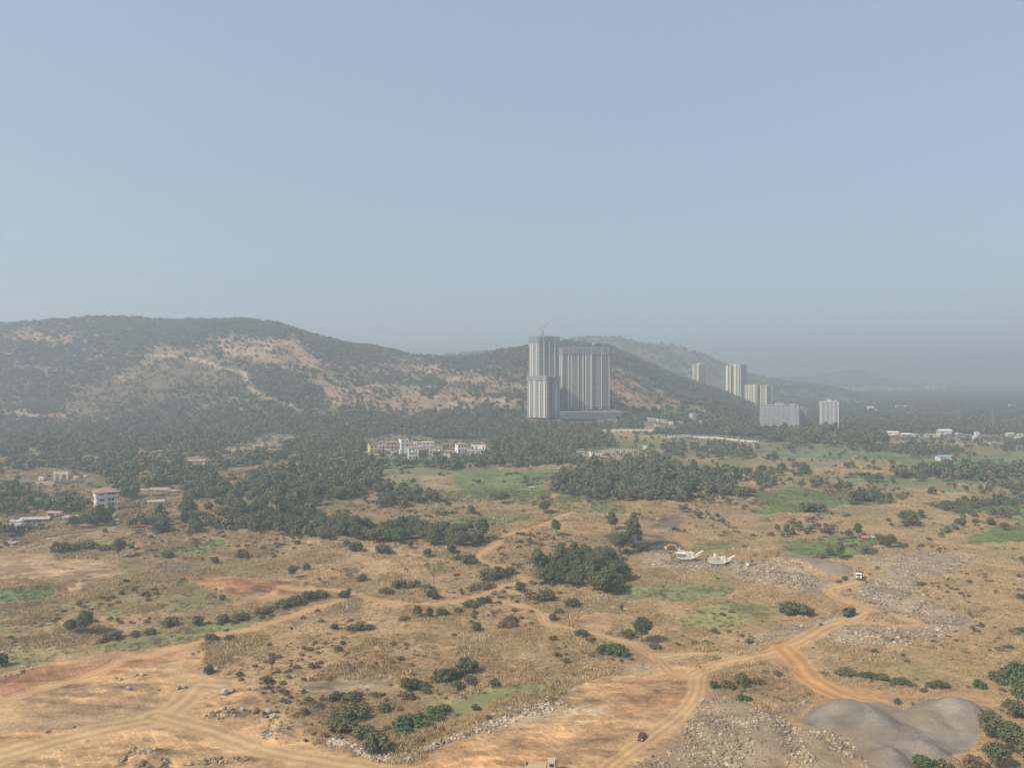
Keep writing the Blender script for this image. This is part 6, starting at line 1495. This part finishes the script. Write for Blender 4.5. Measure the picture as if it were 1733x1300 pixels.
def pylon(u, v, hpx, label):
    x, y, z = at(u, v); H = hpx * y / F; b = H * .11
    e = empty('power_pylon', (x, y, z - .5), R(20)); tag(e, label, 'pylon', 'power pylons on the far plain')
    q = MB(); n = 7
    lv = [(b * (1 - .85 * i / n), H * i / n) for i in range(n + 1)]
    for i in range(n):
        (r0, z0), (r1, z1) = lv[i], lv[i + 1]
        c0 = [(-r0, -r0), (r0, -r0), (r0, r0), (-r0, r0)]; c1 = [(-r1, -r1), (r1, -r1), (r1, r1), (-r1, r1)]
        for j in range(4):
            q.bar((*c0[j], z0), (*c1[j], z1), .35); q.bar((*c0[j], z0), (*c1[(j + 1) % 4], z1), .2)
    q.build('lattice_mast', M_STEEL, e)
    for t in (.68, .8, .92):
        MB().bar((-H * .13, 0, H * t), (H * .13, 0, H * t), .4).bar((-H * .13, 0, H * t), (0, 0, H * (t + .05)), .2).bar((H * .13, 0, H * t), (0, 0, H * (t + .05)), .2).build('cross_arm', M_STEEL, e)
pylon(1680, 729, 38, 'nearest lattice pylon standing in front of the far forest'); pylon(1622, 712, 28, 'smaller hazy pylon left of the nearest one'); pylon(1545, 712, 34, 'faint pylon above the far road sheds')

# ------------------------------------------------------------------ vehicles and machines
def paint(nm, c, r=.35): return mat(nm, c, rough=r, var=.06, vscale=2.0, spec=.5)
M_MAROON = paint('maroon_paint', (.16, .014, .03), .25); M_CARW = paint('white_paint', (.78, .78, .76)); M_TYRE = mat('tyre', (.025, .025, .025), var=.1); M_HUB = paint('hub', (.4, .4, .4))
M_TRUCKW = paint('truck_white', (.80, .79, .74)); M_BEDG = paint('bed_grey', (.10, .11, .12), .6); M_TEALT = paint('truck_teal_grey', (.075, .085, .08), .7)
M_CRUSH = paint('machine_cream', (.72, .70, .55), .5); M_YEL = paint('machine_yellow', (.75, .48, .07), .45); M_ORG = paint('machine_orange', (.75, .30, .06), .45); M_TAN = paint('tan_paint', (.52, .38, .24), .6); M_LAMP = paint('lamp', (.75, .72, .65), .2)

def car(u, v, L, deg, m_, label):
    x, y, z = at(u, v); e = empty('car', (x, y, z), R(deg)); tag(e, label, 'car')
    W, H = L * .43, L * .37
    bm = bmesh.new()
    prof = [(-.5, .13), (-.5, .50), (-.46, .62), (-.36, .93), (-.30, 1.0), (.06, .98), (.22, .66), (.44, .56), (.495, .42), (.5, .13)]
    sec = [(-1.0, .0), (-.97, .3), (.97, .3), (1.0, 0)]
    rings = []
    for k, (wx_, _) in enumerate(sec):
        ring = []
        for (px, pz) in prof:
            tuck = 1 - .20 * max(0, (pz - .55) / .45)
            ring.append(bm.verts.new((px * L, wx_ * W / 2 * tuck * (1.0 if k in (0, 3) else 1.0), pz * H * (1.0 if k in (1, 2) else .985))))
        rings.append(ring)
    for a, b in zip(rings[:-1], rings[1:]):
        for i in range(len(prof)): j = (i + 1) % len(prof); bm.faces.new((a[i], a[j], b[j], b[i]))
    bm.faces.new(rings[0][::-1]); bm.faces.new(rings[-1])
    bmesh.ops.recalc_face_normals(bm, faces=bm.faces); bmesh.ops.bevel(bm, geom=list(bm.edges), offset=.03, segments=2, affect='EDGES')
    me = bpy.data.meshes.new('car_body'); bm.to_mesh(me); bm.free(); me.materials.append(m_); link('body', me, e)
    MB().add([(.07 * L, -W * .38, .955 * H), (.07 * L, W * .38, .955 * H), (.215 * L, W * .44, .68 * H), (.215 * L, -W * .44, .68 * H)] + [(a + .02, b, c + .035) for a, b, c in [(.07 * L, -W * .38, .955 * H), (.07 * L, W * .38, .955 * H), (.215 * L, W * .44, .68 * H), (.215 * L, -W * .44, .68 * H)]],
             [(0, 1, 2, 3), (4, 5, 6, 7), (0, 1, 5, 4), (1, 2, 6, 5), (2, 3, 7, 6), (3, 0, 4, 7)]).build('windscreen', M_GLASS, e)
    MB().add([(-.36 * L, -W * .37, .91 * H), (-.36 * L, W * .37, .91 * H), (-.455 * L, W * .43, .64 * H), (-.455 * L, -W * .43, .64 * H)] + [(a - .04, b, c) for a, b, c in [(-.36 * L, -W * .37, .91 * H), (-.36 * L, W * .37, .91 * H), (-.455 * L, W * .43, .64 * H), (-.455 * L, -W * .43, .64 * H)]],
             [(0, 1, 2, 3), (4, 5, 6, 7), (0, 1, 5, 4), (1, 2, 6, 5), (2, 3, 7, 6), (3, 0, 4, 7)]).build('rear_window', M_GLASS, e)
    for s_ in (-1, 1):
        yb = s_ * W * .475; yt = s_ * W * .42
        q = MB()
        for x0, x1, x2, x3 in ((-.38, -.13, -.13, -.30), (-.11, .16, .04, -.11)):
            a = [(x0 * L, yb, .66 * H), (x1 * L, yb, .66 * H), (x2 * L, yt, .93 * H), (x3 * L, yt, .93 * H)]
            q.add(a + [(p[0], p[1] + s_ * .04, p[2]) for p in a], [(0, 1, 2, 3), (4, 5, 6, 7), (0, 1, 5, 4), (1, 2, 6, 5), (2, 3, 7, 6), (3, 0, 4, 7)])
        q.build('side_window', M_GLASS, e)
        MB().box(.46 * L, .505 * L, s_ * W * .38 - .18, s_ * W * .38 + .18, .40 * H, .50 * H).build('headlight', M_LAMP, e)
        for wx_ in (-.31, .32):
            w = MB().wheel(wx_ * L, s_ * (W / 2 - .08), .32, .32, .22).build('wheel', M_TYRE, e)
            MB().wheel(wx_ * L, s_ * (W / 2 + .035), .32, .19, .03).build('hub', M_HUB, w)
    return e
car(1086, 1250, 3.7, 243, M_MAROON, 'dark maroon hatchback driving on the haul road')
car(20, 921, 4.2, 16, M_CARW, 'white car driving on the paved lane at the left edge')
car(184, 864, 4.2, 20, M_CARW, 'white car parked beside the four storey house')
car(178, 867, 4.0, 20, M_CARW, 'second white car just in front of the one by the house')

def truck(u, v, L, deg, cabm, bedm, label, flat=False, load=None):
    x, y, z = at(u, v); e = empty('dump_truck' if not flat else 'flatbed_truck', (x, y, z), R(deg)); tag(e, label, 'truck')
    W = 2.5; h0 = 1.0
    MB().box(-L / 2, L / 2 - .3, -.45, .45, .75, h0).build('chassis', M_TYRE, e)
    c0 = L / 2 - 2.1
    cb = MB().prism([(c0, h0), (L / 2, h0), (L / 2 + .02, 1.9), (L / 2 - .18, 3.05), (c0 + .05, 3.15)], -W / 2, W / 2).build('cab', cabm, e)
    MB().prism([(L / 2 + .045, 1.98), (L / 2 + .075, 1.98), (L / 2 - .12, 2.85), (L / 2 - .15, 2.85)], -W / 2 + .2, W / 2 - .2).build('windscreen', M_GLASS, e)
    for s_ in (-1, 1):
        MB().box(c0 + .6, L / 2 - .35, s_ * W / 2 - .03, s_ * W / 2 + .03, 2.0, 2.8).build('side_window', M_GLASS, e)
        MB().box(L / 2 - .02, L / 2 + .06, s_ * .95 - .2, s_ * .95 + .2, 1.1, 1.35).build('headlight', M_LAMP, e)
    MB().box(L / 2 + .01, L / 2 + .14, -W / 2 + .1, W / 2 - .1, .55, .98).build('bumper', M_BEDG, e)
    MB().box(L / 2 + .03, L / 2 + .06, -.7, .7, 1.05, 1.6).build('grille', M_BEDG, e)
    q = MB(); b1 = c0 - .2; b0 = -L / 2
    if flat:
        q.box(b0, b1, -W / 2, W / 2, h0 + .1, h0 + .3)
        for s_ in (-1, 1):
            q.box(b0, b1, s_ * W / 2 - .05, s_ * W / 2 + .05, h0 + .3, h0 + .95)
        q.box(b0, b0 + .1, -W / 2 + .05, W / 2 - .05, h0 + .3, h0 + .95); q.box(b1 - .1, b1, -W / 2 + .05, W / 2 - .05, h0 + .3, h0 + 1.1)
        for i in range(5): q.box(b0 + .15, b1 - .12, -1.05 + i * .45, -.85 + i * .45, h0 + .3, h0 + .42)
    else:
        q.box(b0, b1, -W / 2 + .25, W / 2 - .25, h0 + .1, h0 + .25)
        for s_ in (-1, 1):
            q.add([(b0, s_ * (W / 2 - .3), h0 + .25), (b1, s_ * (W / 2 - .3), h0 + .25), (b1, s_ * (W / 2 - .2), h0 + .25), (b0, s_ * (W / 2 - .2), h0 + .25), (b0 - .3, s_ * W / 2, 2.8), (b1 + .2, s_ * W / 2, 3.1), (b1 + .2, s_ * (W / 2 + .1), 3.1), (b0 - .3, s_ * (W / 2 + .1), 2.8)],
                  [(0, 1, 2, 3), (4, 5, 6, 7), (0, 1, 5, 4), (1, 2, 6, 5), (2, 3, 7, 6), (3, 0, 4, 7)])
            for i in range(6): q.box(b0 + i * (b1 - b0) / 6, b0 + i * (b1 - b0) / 6 + .12, s_ * (W / 2 + .08) - .04, s_ * (W / 2 + .08) + .04, 1.3, 2.8)
        q.box(b1 - .1, b1, -W / 2 + .3, W / 2 - .3, h0 + .25, 3.2); q.box(b0, b0 + .1, -W / 2 + .3, W / 2 - .3, h0 + .25, 2.6)
    q.build('bed', bedm, e)
    for wx_ in (L / 2 - 1.2, -L / 2 + 1.0, -L / 2 + 2.2):
        for s_ in (-1, 1):
            w = MB().wheel(wx_, s_ * (W / 2 - .2), .5, .5, .35).build('wheel', M_TYRE, e)
            MB().wheel(wx_, s_ * (W / 2 - .01), .5, .25, .06).build('hub', M_HUB, w)
    return e
truck(1454, 980, 8.0, 243, M_TRUCKW, M_BEDG, 'white dump truck with a dark tipper coming down the haul road')
truck(1437, 1044, 6.0, 40, M_TEALT, M_TEALT, 'dark grey dump truck beside the island of stones')
truck(915, 1309, 7.5, 352, M_TAN, M_TAN, 'tan flatbed truck cut off by the bottom edge', True)

def tracks(q, L, W, r):
    for s_ in (-1, 1):
        pr = [(-L / 2 + r * math.cos(t) * 1, r + r * math.sin(t)) for t in [math.pi * (.5 + i / 6) for i in range(7)]] + [(L / 2 + r * math.cos(t), r + r * math.sin(t)) for t in [math.pi * (1.5 + i / 6) for i in range(7)]]
        q.prism(pr, s_ * W / 2 - .3, s_ * W / 2 + .3)
    return q
def crusher(u, v, L, deg, label, second=False):
    x, y, z = at(u, v); e = empty('crushing_machine', (x, y, z + .1), R(deg)); tag(e, label, 'crusher')
    tracks(MB(), L * .34, 2.6, .5).build('tracks', M_BEDG, e)
    q = MB().prism([(-L * .30, 1.6), (-L * .22, 1.0), (L * .16, 1.0), (L * .24, 1.7), (L * .20, 2.1), (-L * .28, 2.1)], -1.2, 1.2)
    q.build('chassis', M_CRUSH, e)
    q = MB()
    if not second:
        x0, x1 = -L * .38, -L * .10
        for (a, b) in ((-1, 1),):
            q.add([(x0, -2.0, 4.4), (x1, -2.0, 4.0), (x1, 2.0, 4.0), (x0, 2.0, 4.4), (x0 + 1.1, -1.0, 2.3), (x1 - .4, -1.0, 2.3), (x1 - .4, 1.0, 2.3), (x0 + 1.1, 1.0, 2.3)],
                  [(0, 1, 5, 4), (1, 2, 6, 5), (2, 3, 7, 6), (3, 0, 4, 7), (4, 5, 6, 7)])
        q.build('hopper', M_CRUSH, e)
        MB().box(-L * .10, L * .06, -1.25, 1.25, 2.1, 4.6, .3, .1).build('crusher_box', M_CRUSH, e)
    else:
        for dx in (-L * .32, -L * .18, -L * .05):
            q.bar((dx, -1.3, 2.0), (dx + .7, -1.3, 5.0), .22); q.bar((dx, 1.3, 2.0), (dx + .7, 1.3, 5.0), .22); q.bar((dx + .7, -1.3, 5.0), (dx + 1.6, -1.3, 2.0), .2)
        q.bar((-L * .36, -1.3, 3.4), (L * .02, -1.3, 4.4), .3); q.bar((-L * .36, 1.3, 3.4), (L * .02, 1.3, 4.4), .3)
        q.build('screen_frame', M_CRUSH, e)
        MB().box(-L * .17, -L * .10, -.8, .8, 4.4, 6.2, .2, .2).build('cone', M_CRUSH, e)
    MB().box(L * .08, L * .20, -1.3, 1.3, 2.12, 4.3).box(L * .10, L * .12, -.2, .2, 4.3, 5.2).build('engine_box', M_CRUSH, e)
    q = MB().bar((L * .10, 0, 1.5), (L * .52, 0, 4.9), 1.2, .45)
    for s_ in (-1, 1): q.bar((L * .14, s_ * .55, 1.9), (L * .52, s_ * .55, 5.2), .14)
    q.build('conveyor', M_CRUSH, e)
    MB().bar((L * .12, -1.4, 1.6), (L * .34, -3.0, 3.6), .8, .3).build('side_conveyor', M_CRUSH, e)
    MB().bar((L * .34, 0, .0), (L * .38, 0, 3.4), .18).build('conveyor_leg', M_STEEL, e)
    return e
crusher(1163, 950, 16.5, 6, 'cream crushing machine with a hopper, left of the two')
crusher(1217, 957, 16.0, 4, 'cream screening machine with an open frame, right of the two', True)
x, y, z = at(1154, 944)
e = empty('excavator', (x, y + 4, z + .6), R(172)); tag(e, 'orange excavator reaching over the left crushing machine', 'excavator')
tracks(MB(), 3.6, 2.4, .45).build('tracks', M_BEDG, e)
MB().box(-2.4, 1.3, -1.3, 1.3, 1.0, 2.2, .15, .1).build('body', M_GREYW, e)
c_ = MB().box(-.1, 1.4, -1.25, -.2, 2.2, 3.4, .15, .05).build('cab', M_GREYW, e); MB().box(.1, 1.2, -1.29, -1.26, 2.5, 3.2).build('window', M_GLASS, c_)
MB().bar((1.0, 0, 1.8), (2.6, 0, 5.0), .55).bar((2.6, 0, 5.0), (5.6, 0, 5.3), .5).build('boom', M_ORG, e)
MB().bar((5.6, 0, 5.3), (7.6, 0, 3.6), .4).build('arm', M_YEL, e)
MB().prism([(7.0, 3.9), (8.2, 4.2), (8.5, 3.2), (7.9, 2.7), (7.1, 3.0)], -.6, .6).build('bucket', M_YEL, e)
x, y, z = at(1272, 958)
e = empty('wheel_loader', (x, y, z), R(190)); tag(e, 'small brown wheel loader right of the crushing machines', 'loader')
MB().box(-2.3, .2, -.8, .8, .9, 1.8, .1, .05).build('body', M_TAN, e); MB().box(-.8, .5, -.7, .7, 1.8, 3.0, .15, .1).build('cab', M_BEDG, e)
MB().bar((.3, -.5, 1.5), (2.0, -.5, .8), .25).bar((.3, .5, 1.5), (2.0, .5, .8), .25).build('arm', M_TAN, e)
MB().prism([(1.9, .4), (2.8, .2), (2.6, .5), (2.3, 1.2), (1.9, 1.2)], -1.2, 1.2).build('bucket', M_CREAM, e)
for wx_ in (-1.5, .9):
    for s_ in (-1, 1):
        w = MB().wheel(wx_, s_ * .95, .65, .65, .45).build('wheel', M_TYRE, e); MB().wheel(wx_, s_ * 1.19, .65, .3, .05).build('hub', M_CREAM, w)
x, y, z = at(1389, 1060)
e = empty('motorcycle', (x, y, z), R(20)); tag(e, 'tiny dark red motorcycle parked beside the haul road', 'motorcycle')
for wx_ in (-.65, .65): MB().wheel(wx_, 0, .32, .32, .12).build('wheel', M_TYRE, e)
MB().bar((-.65, 0, .4), (.5, 0, .75), .3).box(-.3, .35, -.18, .18, .45, .95).build('body', M_MAROON, e); MB().box(-.75, 0, -.15, .15, .8, .95).build('seat', M_TYRE, e)
MB().bar((.65, 0, .35), (.45, 0, 1.1), .09).bar((.45, -.35, 1.1), (.45, .35, 1.1), .06).build('handlebar', M_STEEL, e)

def tarp(u, v, wpx, m_, label):
    x, y, z = at(u, v); w = wpx * y / F
    e = empty('tarpaulin_tent', (x, y, z), R(random.uniform(-8, 8))); tag(e, label, 'tent')
    MB().gable(-w / 2, w / 2, -1.8, 1.8, 1.1, 1.0, .1, .05).build('cover', m_, e)
    q = MB()
    for dx in (-w / 2, 0, w / 2):
        for dy in (-1.7, 1.7): q.bar((dx, dy, 0), (dx, dy, 1.1), .1)
    q.build('poles', M_STEEL, e)
tarp(1464, 913, 14, paint('pink_plastic', (.55, .12, .14), .6), 'pink tarpaulin shelter beside the slim upright tree')
tarp(1481, 913, 15, paint('turquoise_plastic', (.12, .45, .40), .6), 'turquoise tarpaulin shelter right of the pink one')
tarp(1729, 842, 18, paint('blue_plastic', (.06, .20, .50), .6), 'blue tarpaulin shelter at the right edge')
tarp(1561, 836, 12, paint('yellow_plastic', (.65, .45, .08), .6), 'yellow tarpaulin on the far brown plot')
